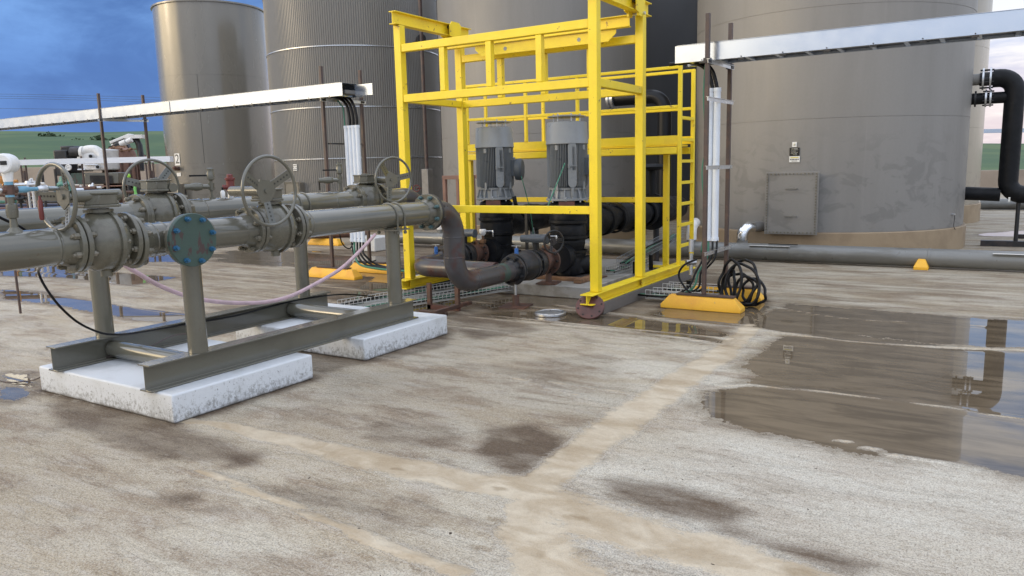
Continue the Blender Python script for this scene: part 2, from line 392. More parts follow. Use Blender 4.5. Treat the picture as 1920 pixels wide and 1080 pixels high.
def seg_dist(PX, PY_, pts):
    d = np.full(PX.shape, 1e9); tt = np.zeros(PX.shape)
    for k in range(len(pts)-1):
        ax_, ay = pts[k]; bx_, by = pts[k+1]; vx, vy = bx_-ax_, by-ay; L = vx*vx+vy*vy
        t = np.clip(((PX-ax_)*vx+(PY_-ay)*vy)/L, 0, 1); dd = np.hypot(PX-ax_-t*vx, PY_-ay-t*vy)
        tt = np.where(dd < d, k+t, tt); d = np.minimum(d, dd)
    return d, tt
def inside(PX, PY_, poly):
    r_ = np.zeros(PX.shape, bool); n = len(poly); j = n-1
    for i in range(n):
        xi, yi = poly[i]; xj, yj = poly[j]
        c_ = ((yi > PY_) != (yj > PY_)) & (PX < (xj-xi)*(PY_-yi)/((yj-yi) if yj != yi else 1e-9)+xi); r_ ^= c_; j = i
    return r_
def sdf(poly):      # positive inside
    d, _ = seg_dist(X, Y, list(poly)+[poly[0]]); return np.where(inside(X, Y, poly), d, -d)
g2 = lambda L: [tuple(gz(*q)[:2]) for q in L]
wob = (vnoise(X, Y, 1.3, 1)-0.5)
ponds = [g2([(1305,762),(1330,738),(1392,722),(1420,705),(1388,690),(1400,672),(1450,648),(1480,628),(1560,625),(1640,632),(1760,648),(1925,655),(2100,665),(2200,900),(2050,905),(1920,893),(1790,866),(1690,858),(1600,846),(1520,826),(1400,803),(1335,786)]),
         g2([(1480,628),(1420,612),(1425,592),(1480,570),(1640,582),(1760,592),(1850,598),(2000,604),(2100,650),(1925,652),(1760,645),(1600,628)]),
         g2([(860,560),(930,552),(1090,560),(1190,600),(1330,545),(1420,545),(1440,575),(1405,612),(1330,606),(1180,590),(1060,578),(930,582)]),
         g2([(1060,585),(1130,592),(1280,606),(1370,628),(1350,646),(1262,636),(1130,618),(1000,606),(900,592),(960,584)]),
         g2([(520,600),(640,560),(700,520),(560,500),(590,480),(720,480),(860,540),(880,575),(760,590),(700,640),(560,660)]),
         g2([(0,540),(60,545),(150,560),(260,578),(360,585),(460,600),(560,610),(560,640),(440,622),(340,606),(250,600),(160,582),(60,566),(0,562)]),
         g2([(0,500),(130,498),(200,510),(330,520),(250,535),(120,520),(0,518)]),
         g2([(0,478),(330,470),(420,478),(350,492),(140,488),(0,490)]),
         g2([(1830,436),(1990,430),(1990,446),(1830,444)]),
         g2([(430,470),(600,470),(640,490),(520,500),(400,490)]),
         g2([(0,700),(60,700),(75,735),(20,755),(0,752)]),
         ]
pond = np.full(X.shape, -9.0)
for i, p_ in enumerate(ponds):
    pond = np.maximum(pond, sdf(p_))
# overlapping liner strips run along X; their lapped edges stand a little proud and stay dry
K = 0.664; ph = (Y + 0.16*(vnoise(X*0.5, Y*0.1, 1.0, 5, 3)-0.5) + 0.05*(vnoise(X, Y, 1.6, 6, 3)-0.5) - 0.86)/K
rd = np.abs(ph - np.round(ph))*K; rid = np.round(ph)
rstr = vnoise(X*0.35, rid*7.3, 1.0, 9, 2)
ridge = np.exp(-(rd/0.035)**2)*np.clip((rstr-0.25)*2.2, 0, 1)*np.where(((Y > 3.9) | (X < -5.2)) & ~((X > -1.9) & (Y < 9.0)), 1, 0.0)
for L, wd in (([(1040,572),(1130,585),(1260,602),(1400,616),(1600,641),(1750,651),(2000,660)], 0.042), ([(880,594),(1100,614),(1270,632),(1345,646)], 0.028), ([(1450,640),(1310,727),(1400,722),(1560,737),(1700,753),(1950,793)][1:], 0.03),
              ([(380,880),(430,903),(500,932),(600,975),(700,1012),(790,1045),(860,1078)], 0.035), ([(1450,575),(1530,590),(1600,600),(1700,604),(1850,615)], 0.02), ([(1560,820),(1700,858),(1850,884)], 0.02),
              ([(560,560),(700,575),(860,605)], 0.05), ([(480,525),(640,540),(760,555),(880,590)], 0.05), ([(960,710),(1060,735),(1160,770)], 0.03)):
    d, _ = seg_dist(X + 0.03*wob, Y + 0.05*wob, g2(L)); ridge = np.maximum(ridge, np.exp(-(d/wd)**2))
pondf = np.minimum(pond, 0.20) + 0.13*wob + 0.05*(vnoise(X, Y, 6, 2)-0.5) - ridge*0.34
tan = np.zeros(X.shape)
for L, ws_ in (([(1425,600),(1400,622),(1300,700),(1150,800),(1005,915)], (0.09,0.12,0.15,0.16,0.12)), ([(330,786),(450,800),(600,838),(800,885),(1000,925),(1150,985),(1400,1060),(1700,1150)], (0.04,0.06,0.10,0.13,0.13,0.2,0.16,0.14)), ([(1000,920),(1000,1000),(1060,1080),(1100,1200)], (0.12,0.16,0.2,0.2)),
               ([(380,880),(500,932),(700,1012),(860,1078)], (0.03,0.035,0.04,0.04))):
    d, tt = seg_dist(X + 0.09*wob, Y + 0.09*wob, g2(L)); wd = np.interp(tt, range(len(ws_)), ws_)
    tan = np.maximum(tan, np.clip(1.25 - d/wd/1.15, 0, 1))
tan = np.maximum(tan, ridge*0.55)
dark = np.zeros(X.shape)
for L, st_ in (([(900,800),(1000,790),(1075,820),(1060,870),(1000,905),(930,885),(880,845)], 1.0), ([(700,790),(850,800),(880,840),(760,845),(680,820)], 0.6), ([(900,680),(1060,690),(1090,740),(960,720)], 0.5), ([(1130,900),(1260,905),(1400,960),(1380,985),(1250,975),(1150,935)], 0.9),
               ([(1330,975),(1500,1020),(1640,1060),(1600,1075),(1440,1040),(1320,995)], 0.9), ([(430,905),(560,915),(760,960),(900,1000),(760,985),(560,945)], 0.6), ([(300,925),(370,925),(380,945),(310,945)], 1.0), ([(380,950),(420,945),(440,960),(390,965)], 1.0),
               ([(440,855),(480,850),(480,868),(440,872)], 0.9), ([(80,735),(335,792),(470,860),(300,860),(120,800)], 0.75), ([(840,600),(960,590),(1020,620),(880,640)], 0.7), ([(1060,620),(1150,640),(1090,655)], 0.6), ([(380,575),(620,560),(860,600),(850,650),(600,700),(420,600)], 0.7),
               ([(640,700),(1150,660),(1200,760),(1050,900),(700,860),(520,790)], 0.28), ([(600,900),(800,940),(1000,1000),(700,1000)], 0.3), ([(1250,1000),(1500,1040),(1300,1030)], 0.5), ([(520,475),(900,445),(1240,450),(1300,500),(1430,545),(1420,600),(1340,640),(1100,600),(860,600),(640,600)], 0.7)):  # last polygon: damp slab with shade painted in under the yellow frame
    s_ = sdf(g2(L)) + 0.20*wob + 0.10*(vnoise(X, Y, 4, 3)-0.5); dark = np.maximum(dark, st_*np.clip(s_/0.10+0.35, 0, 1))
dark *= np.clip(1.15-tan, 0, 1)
oc = np.zeros(X.shape)
for (cx_, cy_, rr_) in ((935,917,0.07), (760,880,0.05), (1090,970,0.10), (1200,945,0.07), (930,975,0.09), (690,1045,0.07), (800,983,0.06), (1100,1035,0.09), (900,1030,0.08), (1010,1040,0.07), (425,905,0.05), (1500,1075,0.12), (330,905,0.05), (1110,690,0.09), (1180,700,0.08), (745,878,0.04)):
    q = gz(cx_, cy_); oc = np.maximum(oc, np.clip(1.15-np.hypot((X-q.x)*0.8+0.05*wob, (Y-q.y)*1.5+0.1*wob)/rr_, 0, 1))
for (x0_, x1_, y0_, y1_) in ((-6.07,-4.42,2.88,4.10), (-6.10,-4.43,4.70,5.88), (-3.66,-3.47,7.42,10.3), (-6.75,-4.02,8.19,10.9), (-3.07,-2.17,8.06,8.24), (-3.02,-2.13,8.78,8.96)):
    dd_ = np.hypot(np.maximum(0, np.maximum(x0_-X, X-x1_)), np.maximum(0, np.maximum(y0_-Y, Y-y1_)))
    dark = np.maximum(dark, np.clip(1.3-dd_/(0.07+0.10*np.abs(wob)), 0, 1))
nv = X.size; ny, nx = X.shape
height = 0.006*(ridge > 0.3)*ridge + 0.0
vs = np.stack([X, Y, height], -1).reshape(-1, 3)
idx = np.arange(nv).reshape(ny, nx)
fs = np.stack([idx[:-1,:-1], idx[:-1,1:], idx[1:,1:], idx[1:,:-1]], -1).reshape(-1, 4)
me = bpy.data.meshes.new('ground'); me.from_pydata(vs.tolist(), [], fs.tolist()); me.update()
me.polygons.foreach_set('use_smooth', [True]*len(fs))
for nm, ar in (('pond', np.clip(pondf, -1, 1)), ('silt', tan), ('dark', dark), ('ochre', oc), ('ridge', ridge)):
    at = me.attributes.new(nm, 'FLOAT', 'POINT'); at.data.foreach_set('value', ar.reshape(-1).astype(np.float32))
ground = bpy.data.objects.new('ground', me); COL.objects.link(ground); ground['kind'] = 'structure'
gm = bpy.data.materials.new('sprayed_liner'); gm.use_nodes = True; me.materials.append(gm)
t = NT(gm.node_tree); bs = t.n['Principled BSDF']
co = t.node('ShaderNodeTexCoord').outputs['Object']
A = lambda n: t.node('ShaderNodeAttribute', attribute_name=n).outputs['Fac']
edge = t.noise(co, 9, 5, 0.65)
edge2 = t.noise(co, 42, 3, 0.6)
pondv = t.math('ADD', A('pond'), t.math('ADD', t.math('MULTIPLY', t.math('SUBTRACT', edge, 0.5), 0.24), t.math('MULTIPLY', t.math('SUBTRACT', edge2, 0.5), 0.12)))
wet = t.ss(pondv, -0.004, 0.014)
rim = t.ss(pondv, -0.16, 0.0)
warpc = t.mapping(co, scale=(0.55, 1.6, 1))
big = t.noise(warpc, 1.1, 7, 0.6, 0.5)
mid = t.noise(t.mapping(co, scale=(0.62, 1.5, 1), loc=(5,5,0)), 2.6, 8, 0.60, 0.25)
wisp = t.noise(t.mapping(co, scale=(0.7, 2.4, 1), loc=(2,7,0)), 4.5, 7, 0.62, 0.5)
pal = t.mix(t.ss(big, 0.36, 0.60), (0.53, 0.455, 0.335), (0.68, 0.635, 0.525))
xy0 = t.node('ShaderNodeSeparateXYZ'); t.l.new(co, xy0.inputs[0])
rightm = t.math('MULTIPLY', t.ss(xy0.outputs['X'], -2.3, -0.9), t.ss(xy0.outputs['Y'], 6.0, 4.4))
leftm = t.ss(xy0.outputs['X'], -1.9, -3.4)
pal = t.mix(t.math('MULTIPLY', rightm, 0.55), pal, (0.64, 0.62, 0.555))
pal = t.mix(t.math('MULTIPLY', leftm, 0.45), pal, (0.50, 0.415, 0.295))
pal = t.mix(t.math('MULTIPLY', t.math('MULTIPLY', t.ss(mid, 0.44, 0.66), t.lin(rightm, 0, 1, 1.0, 0.45)), 0.66), pal, (0.30, 0.215, 0.14))
pal = t.mix(t.math('MULTIPLY', t.ss(wisp, 0.48, 0.70), 0.5), pal, (0.64, 0.59, 0.51))
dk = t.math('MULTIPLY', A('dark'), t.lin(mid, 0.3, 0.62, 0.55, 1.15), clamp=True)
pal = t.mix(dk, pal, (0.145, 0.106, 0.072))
edge3 = t.noise(t.mapping(co, scale=(1,1.6,1)), 3.4, 8, 0.68, 0.4)
sl_ = t.math('ADD', A('silt'), t.math('ADD', t.math('MULTIPLY', t.math('SUBTRACT', edge3, 0.5), 1.5), t.math('MULTIPLY', t.math('SUBTRACT', edge2, 0.5), 0.5)))
siltm = t.ss(sl_, 0.30, 0.66)
lip = t.math('MULTIPLY', t.ss(sl_, 0.24, 0.34), t.ss(sl_, 0.46, 0.36))
swirl = t.noise(t.mapping(co, scale=(1,1.5,1), loc=(1,1,0)), 3.0, 7, 0.6, 0.9)
silt = t.mix(t.ss(swirl, 0.32, 0.68), (0.48, 0.385, 0.265), (0.66, 0.575, 0.44))
silt = t.mix(t.math('MULTIPLY', t.ss(mid, 0.50, 0.62), 0.5), silt, (0.40, 0.31, 0.20))
pal = t.mix(t.math('MULTIPLY', siltm, 0.9), pal, silt)
pal = t.mix(t.math('MULTIPLY', lip, 0.35), pal, (0.72, 0.66, 0.57))
ocm = t.ss(t.math('ADD', A('ochre'), t.math('MULTIPLY', t.math('SUBTRACT', edge, 0.5), 0.9)), 0.35, 0.85)
pal = t.mix(t.math('MULTIPLY', ocm, 0.5), pal, (0.25, 0.17, 0.085))
wr = t.noise(t.mapping(co, scale=(0.40, 1.9, 1), loc=(2,9,0)), 3.6, 6, 0.62, 0.5)
wrk = t.ss(t.math('ABSOLUTE', t.math('SUBTRACT', wr, 0.5)), 0.016, 0.0)
pal = t.mix(t.math('MULTIPLY', wrk, t.math('MULTIPLY', t.math('MULTIPLY', t.ss(mid, 0.45, 0.62), 0.24), t.math('SUBTRACT', 1.0, siltm))), pal, (0.17, 0.13, 0.10))
grit = t.noise(t.mapping(co, loc=(5,1,2)), 26, 9, 0.86)
pal = t.mix(t.math('MULTIPLY', t.ss(grit, 0.46, 0.60), t.lin(siltm, 0, 1, 1.0, 0.35)), pal, t.mix(1.0, pal, (0.78, 0.75, 0.72), 'MULTIPLY'))
# crust speckle
vor = t.noise(co, 120, 3, 0.8)
sp = t.ss(vor, 0.50, 0.56)
spa = t.mix(siltm, (0.70, 0.70, 0.70), (0.10, 0.10, 0.10))
sm = t.node('ShaderNodeSeparateColor'); t.l.new(spa, sm.inputs[0])
pal = t.mix(t.math('MULTIPLY', sp, sm.outputs[0]), pal, t.mix(0.72, pal, (0.10, 0.075, 0.06)))
vor2 = t.noise(t.mapping(co, loc=(3,3,3)), 75, 3, 0.8)
pal = t.mix(t.math('MULTIPLY', t.ss(vor2, 0.53, 0.60), t.math('MULTIPLY', sm.outputs[0], t.lin(A('dark'), 0, 1, 0.5, 0.12))), pal, (0.73, 0.70, 0.62))
deb = t.ss(t.noise(co, 23, 2, 0.5), 0.745, 0.765)
pal = t.mix(deb, pal, (0.06, 0.045, 0.035))
under = t.mix(t.ss(t.noise(t.mapping(co, scale=(0.6,2.2,1), loc=(8,3,0)), 3.0, 6, 0.6, 0.6), 0.35, 0.65), (0.100, 0.076, 0.050), (0.170, 0.132, 0.088))
yy = t.node('ShaderNodeSeparateXYZ'); t.l.new(co, yy.inputs[0])
farm = t.math('MAXIMUM', t.ss(yy.outputs['Y'], 7.2, 9.6), t.math('MULTIPLY', t.ss(yy.outputs['X'], -4.2, -5.4), t.ss(yy.outputs['Y'], 5.0, 7.0)))
strip = t.noise(t.mapping(co, scale=(0.35, 3.0, 1), loc=(6,2,0)), 1.6, 5, 0.6, 0.5)
pal = t.mix(t.math('MULTIPLY', farm, t.lin(strip, 0.35, 0.65, 0.15, 0.85)), pal, t.mix(1.0, pal, (0.50, 0.46, 0.41), 'MULTIPLY'))
damp = t.mix(1.0, pal, (0.52, 0.48, 0.44), 'MULTIPLY')
pal = t.mix(t.math('MULTIPLY', rim, 0.8), pal, damp)
under = t.mix(t.math('MULTIPLY', A('ridge'), 0.5), under, damp)
colr = t.mix(wet, pal, under)
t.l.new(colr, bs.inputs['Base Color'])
dampr = t.ss(t.noise(t.mapping(co, scale=(0.5, 1.5, 1), loc=(11,4,0)), 1.6, 6, 0.6, 0.4), 0.38, 0.68)
rdry = t.lin(dampr, 0, 1, 0.70, 0.42)
rg = t.mix(wet, t.math('SUBTRACT', rdry, t.math('MULTIPLY', rim, 0.12)), (0.012, 0.012, 0.012))
sr = t.node('ShaderNodeSeparateColor'); t.l.new(rg, sr.inputs[0]); t.l.new(sr.outputs[0], bs.inputs['Roughness'])
t.l.new(t.lin(wet, 0, 1, 0.22, 0.5), bs.inputs['Specular IOR Level'])
bs.inputs['IOR'].default_value = 1.36
hgt = t.math('ADD', t.math('MULTIPLY', vor, 0.8), t.math('ADD', t.math('MULTIPLY', mid, 1.1), t.math('MULTIPLY', A('ridge'), 1.6)))
hgt = t.math('ADD', hgt, t.math('ADD', t.math('MULTIPLY', t.math('MULTIPLY', swirl, siltm), 1.6), t.math('ADD', t.math('MULTIPLY', lip, 0.7), t.math('MULTIPLY', t.math('MULTIPLY', wrk, t.math('SUBTRACT', 1.0, siltm)), -0.35))))
bp = t.node('ShaderNodeBump'); bp.inputs['Distance'].default_value = 0.012
t.l.new(hgt, bp.inputs['Height']); t.l.new(t.math('MULTIPLY', t.math('SUBTRACT', 1.0, wet), 0.75), bp.inputs['Strength'])
bw = t.node('ShaderNodeBump'); bw.inputs['Distance'].default_value = 0.004; bw.inputs['Strength'].default_value = 0.02
t.l.new(t.noise(t.mapping(co, scale=(1,2,1)), 3.0, 2), bw.inputs['Height']); t.l.new(bp.outputs[0], bw.inputs['Normal'])
t.l.new(bw.outputs[0], bs.inputs['Normal'])

# ------------------------------------------------------------------ green hills beyond the site
hm = bpy.data.materials.new('crop_hillside'); hm.use_nodes = True
t = NT(hm.node_tree); bs = t.n['Principled BSDF']; co = t.node('ShaderNodeTexCoord').outputs['Object']
hb = t.noise(t.mapping(co, scale=(1,1,9)), 0.018, 6, 0.6, 0.6)
hc = t.mix(t.ss(hb, 0.40, 0.58), (0.035, 0.085, 0.03), (0.075, 0.125, 0.042))
sz = t.node('ShaderNodeSeparateXYZ'); t.l.new(co, sz.inputs[0])
hc = t.mix(t.math('MULTIPLY', t.ss(t.noise(co, 0.5, 5, 0.65), 0.45, 0.7), 0.45), hc, (0.035, 0.07, 0.03))
t.l.new(hc, bs.inputs['Base Color']); bs.inputs['Roughness'].default_value = 0.9
na, nr = 220, 50; vs = []; fs = []
for j in range(nr):
    r_ = 62*(1.062**j)
    for i in range(na):
        a = R(40 + 150*i/(na-1)); deg = math.degrees(a)
        k = min(1, max(0, (deg-100)/40)); k = k*k*(3-2*k)
        top = 0.5 + 0.62*k + 0.12*math.sin(deg*0.31) + 0.05*math.sin(deg*0.9+1)     # elevation angle gained above eye level, degrees
        topang = (0.66*(1-k) + 3.05*k) + 0.14*math.sin(deg*0.22) + 0.05*math.sin(deg*0.7)
        rise = min(1, (r_-62)/ (330*(1-0.2*k)))
        rise = rise**0.9
        h_ = rise*(EYE + math.tan(R(topang))*(62+330*(1-0.2*k))) if rise < 1 else (EYE + math.tan(R(topang))*(62+330*(1-0.2*k))) - (r_-62-330*(1-0.2*k))*0.02
        h_ += 0.8*rise*math.sin(a*9+r_*0.02)
        vs.append((r_*math.cos(a), r_*math.sin(a), h_ - 0.3 if j else -0.6))
for j in range(nr-1):
    for i in range(na-1):
        fs.append((j*na+i, (j+1)*na+i, (j+1)*na+i+1, j*na+i+1))
b = MB(); b.raw(vs, fs); b.build('hills', hm, ang=180, kind='structure')
# ------------------------------------------------------------------ storage tanks
def tank(name, x, y, Rr, H, m_, label, found=0.40, seams=(2.28, 4.16, 6.04), fm='tan', fr=0.05, corrug=False, bands=(), vse=()):
    T = thing(name, (x, y, 0), label, 'storage tank', 'storage tanks standing in rows')
    b = MB(); b.lathe((x, y, 0), (0,0,1), [(0, Rr+fr), (found-0.015, Rr+fr), (found, Rr+fr-0.015)], 128); b.build('foundation', M[fm], T)
    b = MB()
    if corrug:
        n = 250*4; st = 0
        for k, z in enumerate((found+0.002, H)):
            for i in range(n):
                a = 2*PI*i/n; rr = Rr + (0.0, 0.016, 0.016, 0.0)[i % 4]
                b.v.append(Vector((x+rr*math.cos(a), y+rr*math.sin(a), z)))
        for i in range(n): j = (i+1) % n; b.face((i, j, n+j, n+i))
        b.build('shell', m_, T, ang=25)
        for z in bands:
            q = MB(); q.lathe((x, y, z), (0,0,1), [(-0.014, Rr+0.012), (-0.012, Rr+0.030), (0.012, Rr+0.030), (0.014, Rr+0.012)], 160, cap=False); q.build('strap', M['galv'], T)
    else:
        prof = [(found+0.002, Rr)]
        for z in seams: prof += [(z-0.006, Rr), (z-0.005, Rr-0.005), (z+0.005, Rr-0.005), (z+0.006, Rr)]
        prof.append((H, Rr)); b.lathe((x, y, 0), (0,0,1), prof, 160); b.build('shell', m_, T, ang=40)
    for (a, z0, z1) in vse:
        q = MB(); ra = Rr+0.001; q.box((x+ra*math.cos(R(a)), y+ra*math.sin(R(a)), (z0+z1)/2), (0.010, 0.004, z1-z0), (-math.sin(R(a)), math.cos(R(a)), 0)); q.build('weld_seam', M['hole'], T)
    b = MB(); b.lathe((x, y, H), (0,0,1), [(-0.03, Rr+0.05), (0.02, Rr+0.05), (0.03, Rr-0.02), (0.42, 0.25), (0.45, 0.01)], 96); b.build('roof', m_, T)
    return T
def on_tank(x, y, Rr, a):   # outward, along, point
    o = Vector((math.cos(R(a)), math.sin(R(a)), 0)); return o, Vector((-math.sin(R(a)), math.cos(R(a)), 0)), Vector((x, y, 0)) + o*Rr
def hit(q, cx_, cy_, Rr):   # where the sight line through a pixel meets a tank
    d = ray(*q); a = d.x*d.x+d.y*d.y; b_ = -2*(cx_*d.x+cy_*d.y); c_ = cx_*cx_+cy_*cy_-Rr*Rr
    s_ = (-b_-math.sqrt(max(0, b_*b_-4*a*c_)))/(2*a); return EYEV + d*s_
T5 = (-2.78, 16.0, 2.42); T3 = (-8.98, 15.9, 2.36); T2 = (-15.70, 16.92, 2.40); T1 = (-23.55, 18.17, 1.83)
t5 = tank('storage_tank', *T5, 7.3, M['tank'], 'grey-beige steel tank behind the right rack, with bolted square manway and two signs', seams=(2.28, 4.05, 5.82))
t3 = tank('storage_tank', *T3, 7.3, M['tank'], 'smooth grey tank directly behind the yellow frame and the two pump motors')
t2 = tank('storage_tank', *T2, 7.3, M['tank_c'], 'ribbed taupe tank wrapped in bright horizontal straps', corrug=True, bands=(1.95, 3.27, 4.80, 6.30), found=0.35)
t1 = tank('storage_tank', *T1, 7.25, M['tank_o'], 'narrow olive-beige tank marked 2, leftmost of the row', seams=(2.0, 4.9), found=0.3, vse=((-55, 2.0, 4.9),))
t6 = tank('storage_tank', -2.62, 22.6, 2.42, 7.3, M['tank_r'], 'cream tank in the rear row, only its edge showing past the big right tank', found=0.45)
t4 = tank('storage_tank', -8.95, 22.9, 2.42, 7.3, M['tank_k'], 'near-black tank in the rear row, seen in the gap between two grey tanks', found=0.4)
# manway hatches
def manway(T, C_, a, z0, z1, wd, dp_, nb=(20, 14), handles=True, mt='tank'):
    o, al, p = on_tank(*C_, a); zc = (z0+z1)/2
    b = MB(); b.box(p + o*(dp_/2-0.06) + Vector((0,0,zc)), (wd-0.06, dp_+0.1, z1-z0-0.06), al); mw = b.build('manway', M[mt], T, bevel=0.006)
    b = MB(); b.box(p + o*(dp_+0.012) + Vector((0,0,zc)), (wd, 0.024, z1-z0), al); b.build('cover_plate', M[mt], mw, bevel=0.005)
    b = MB(); f0 = dp_+0.024
    for i in range(nb[0]):
        z = z0+0.035+(z1-z0-0.07)*i/(nb[0]-1)
        for s_ in (-1, 1): q = p + o*f0 + al*s_*(wd/2-0.035) + Vector((0,0,z)); b.cut().cyl(q, q+o*0.022, 0.013, n=6)
    for i in range(1, nb[1]-1):
        u_ = -wd/2+0.035+(wd-0.07)*i/(nb[1]-1)
        for z in (z0+0.035, z1-0.035): q = p + o*f0 + al*u_ + Vector((0,0,z)); b.cut().cyl(q, q+o*0.022, 0.013, n=6)
    b.build_each('bolt', M['bolt'], mw)
    if handles:
        for z in (z0+0.29*(z1-z0), z0+0.73*(z1-z0)):
            b = MB(); q = p + o*f0 + Vector((0,0,z)); b.tube([q-al*0.09, q-al*0.09+o*0.04, q+al*0.09+o*0.04, q+al*0.09], 0.008, 6); b.build('handle', M['bolt'], mw)
    return mw
q = hit((1487, 383), *T5); a5 = math.degrees(math.atan2(q.y-T5[1], q.x-T5[0]))
manway(t5, T5, a5, 0.37, 1.42, 0.86, 0.13, (22, 14))
def plate(T, C_, q0, w_, h_, m_, name='sign', lift=0.004, th=0.004, a=None):
    q = hit(q0, *C_); aa = math.degrees(math.atan2(q.y-C_[1], q.x-C_[0])); o, al, p = on_tank(*C_, aa); p.z = q.z
    b = MB(); b.box(p+o*(lift+th/2), (w_, th, h_), al); ob = b.build(name, m_, T); return ob, o, al, p + o*(lift+th)
sg, o, al, p = plate(t5, T5, (1490, 271), 0.075, 0.085, M['sign_w'], lift=0.012); text_mesh('◇', 0.07, M['sign_k'], sg, p+o*0.002, al, (0,0,1)) if False else None
b = MB(); b.box(p+o*0.002, (0.04, 0.002, 0.04), al+Vector((0,0,1)), up=o); b.build('mark', M['sign_y'], sg)
sg, o, al, p = plate(t5, T5, (1490, 284.5), 0.16, 0.135, M['sign_k'], lift=0.012)
b = MB()
for i, (u_, w_) in enumerate(((0, .10), (0.0, .12), (-.02, .08), (0, .11), (-.01, .10), (.01, .07))): b.box(p+o*0.0015+al*u_+Vector((0,0,.05-.02*i)), (w_, 0.002, 0.006 if i else 0.01), al)
b.build('printed_lines', M['galv'], sg)
sg, o, al, p = plate(t5, T5, (1490, 298.5), 0.17, 0.10, M['sign_w'], lift=0.012)
b = MB(); b.box(p+o*0.0015+Vector((0,0,.027)), (.13, .002, .016), al); b.build('header', M['sign_y'], sg)
b = MB()
for i in range(6): b.box(p+o*0.0015+al*(-.06+.024*i)+Vector((0,0,-.004)), (.016, .002, .017), al)
b.box(p+o*0.0015+Vector((0,0,-.03)), (.09, .002, .007), al); b.build('printed_words', M['sign_k'], sg)
# nozzle with a polished elbow low on the tank
el_ = thing('drain_elbow', tuple(hit((1422, 425), *T5)), 'shiny metal clad elbow turning down off the tank beside the manway', 'pipe elbow')
q0 = hit((1428, 424), *T5); c0 = py(1385, 424, q0.y-0.42); 
dirn = (Vector((c0.x, c0.y, q0.z)) - q0).normalized()
b = MB(); b.cyl(q0-dirn*0.05, q0+dirn*0.20, 0.085, n=28); b.build('stub', M['tank'], el_)
pe = q0+dirn*0.42
pts = [q0+dirn*0.20] + bend(q0+dirn*0.2, pe, pe-Vector((0,0,.4)), 0.16, 7) + [pe-Vector((0,0,0.22))]
b = MB(); b.tube(pts, 0.098, 24); b.build('elbow', M['shiny'], el_, ang=12)
b = MB(); b.lathe(pe-Vector((0,0,0.22)), (0,0,-1), [(0, .095), (.06, .092), (.20, .035)], 24); b.build('drip_cone', M['tank'], el_)
# small rod hook at the right base
q = hit((1785, 402), *T5); hk = thing('grounding_lug', tuple(q), 'small grounding lug with bent wire at the right foot of the big tank', 'ground lug')
b = MB(); oo = (q-Vector((T5[0],T5[1],q.z))).normalized(); b.cyl(q, q+oo*0.05, 0.018, n=10); b.build('lug', M['galv'], hk)
b = MB(); b.tube(smooth_path([q+oo*.04, q+oo*.045+Vector((0,0,-.08)), q+oo*.04+Vector((0,0,-.2)), q+oo*.07+Vector((0,0,-.26))], 4), 0.005, 6); b.build('wire', M['black'], hk)
# tank 2: manway and little sign, tank 1: number plate, sign, manway
q = hit((558, 356), *T2); a2 = math.degrees(math.atan2(q.y-T2[1], q.x-T2[0])); manway(t2, T2, a2, 0.92, 1.38, 0.62, 0.16, (12, 12), False, 'tank_o')
sg, o, al, p = plate(t2, T2, (555, 314), 0.15, 0.17, M['sign_w'], lift=0.03)
b = MB()
for i in range(3):
    for j in range(3): 
        if (i, j) != (1, 1): b.box(p+o*.0015+al*(-.045+.045*i)+Vector((0,0,-.05+.05*j)), (.026, .002, .03), al)
b.build('printed_marks', M['sign_k'], sg)
sg, o, al, p = plate(t1, T1, (333, 299), 0.25, 0.40, M['sign_w'], lift=0.01); text_mesh('2', 0.44, M['sign_k'], sg, p+o*0.002, al, (0,0,1), 'number')
sg, o, al, p = plate(t1, T1, (336, 327), 0.20, 0.12, M['sign_w'], lift=0.01)
q = hit((341, 363), *T1); a1 = math.degrees(math.atan2(q.y-T1[1], q.x-T1[0])); manway(t1, T1, a1, 0.55, 1.36, 0.55, 0.30, (16, 10), False, 'tank_o')
q = hit((335, 316), *T1); b = MB(); oo = (q-Vector((T1[0],T1[1],q.z))).normalized(); b.cyl(q, q+oo*0.2, 0.07, n=12); b.sphere(q+oo*.2+Vector((0.05,0,.03)), .06, 10); b.build('level_gauge', M['rust'], t1)
# square manway of tank 1 seen from the side: grey cabinet beside it
# downcomer in front of the ribbed tank
dc = thing('downcomer_pipe', (-11.75, 15.0, 0), 'dark vertical pipe with a square grey lower casing in front of the ribbed tank', 'vertical pipe')
b = MB(); b.cyl((-11.75, 15.0, 0.3), (-11.75, 15.0, 7.0), 0.045, n=16); b.build('pipe', M['postbrown'], dc)
b = MB(); b.bx(-11.85, -11.65, 14.9, 15.1, 0.3, 1.62); b.build('casing', M['tank'], dc, bevel=0.01)
b = MB(); b.torus((-12.1, 15.0, 1.15), (0.4,-1,0), 0.08, 0.012, 24, 8); b.cyl((-12.1, 15.0, 1.15), (-12.08, 15.2, 1.15), 0.012); b.build('valve_wheel', M['red'], dc)
b = MB(); b.tube([(-11.2, 14.95, 6.7), (-11.2, 14.95, 0.35)], 0.03, 8); b.build('conduit', M['iron'], dc)
b = MB(); b.cyl((-11.75, 15.0, 4.7), (-13.4, 16.3, 4.7), 0.06, n=14); b.lathe((-11.75,15,4.7), (-1,.8,0), [(0,.11),(.05,.11),(.05,.07),(.12,.07),(.12,.11),(.17,.11)], 18); b.build('side_branch', M['iron'], dc)
# vertical pipes in the dark gap
gp = thing('riser_pipe', (-5.15, 19.2, 0), 'thin brown riser pipe standing in the dark gap left of the big tank', 'vertical pipe')
b = MB(); b.cyl((-5.28, 16.9, 0), (-5.28, 16.9, 7.2), 0.05, n=14); b.build('pipe', M['postbrown'], gp)
b = MB(); 
for z in (1.5, 3.5, 5.5): b.bx(-5.34, -5.22, 16.84, 16.96, z, z+.04)
b.build('clamp', M['galv'], gp)
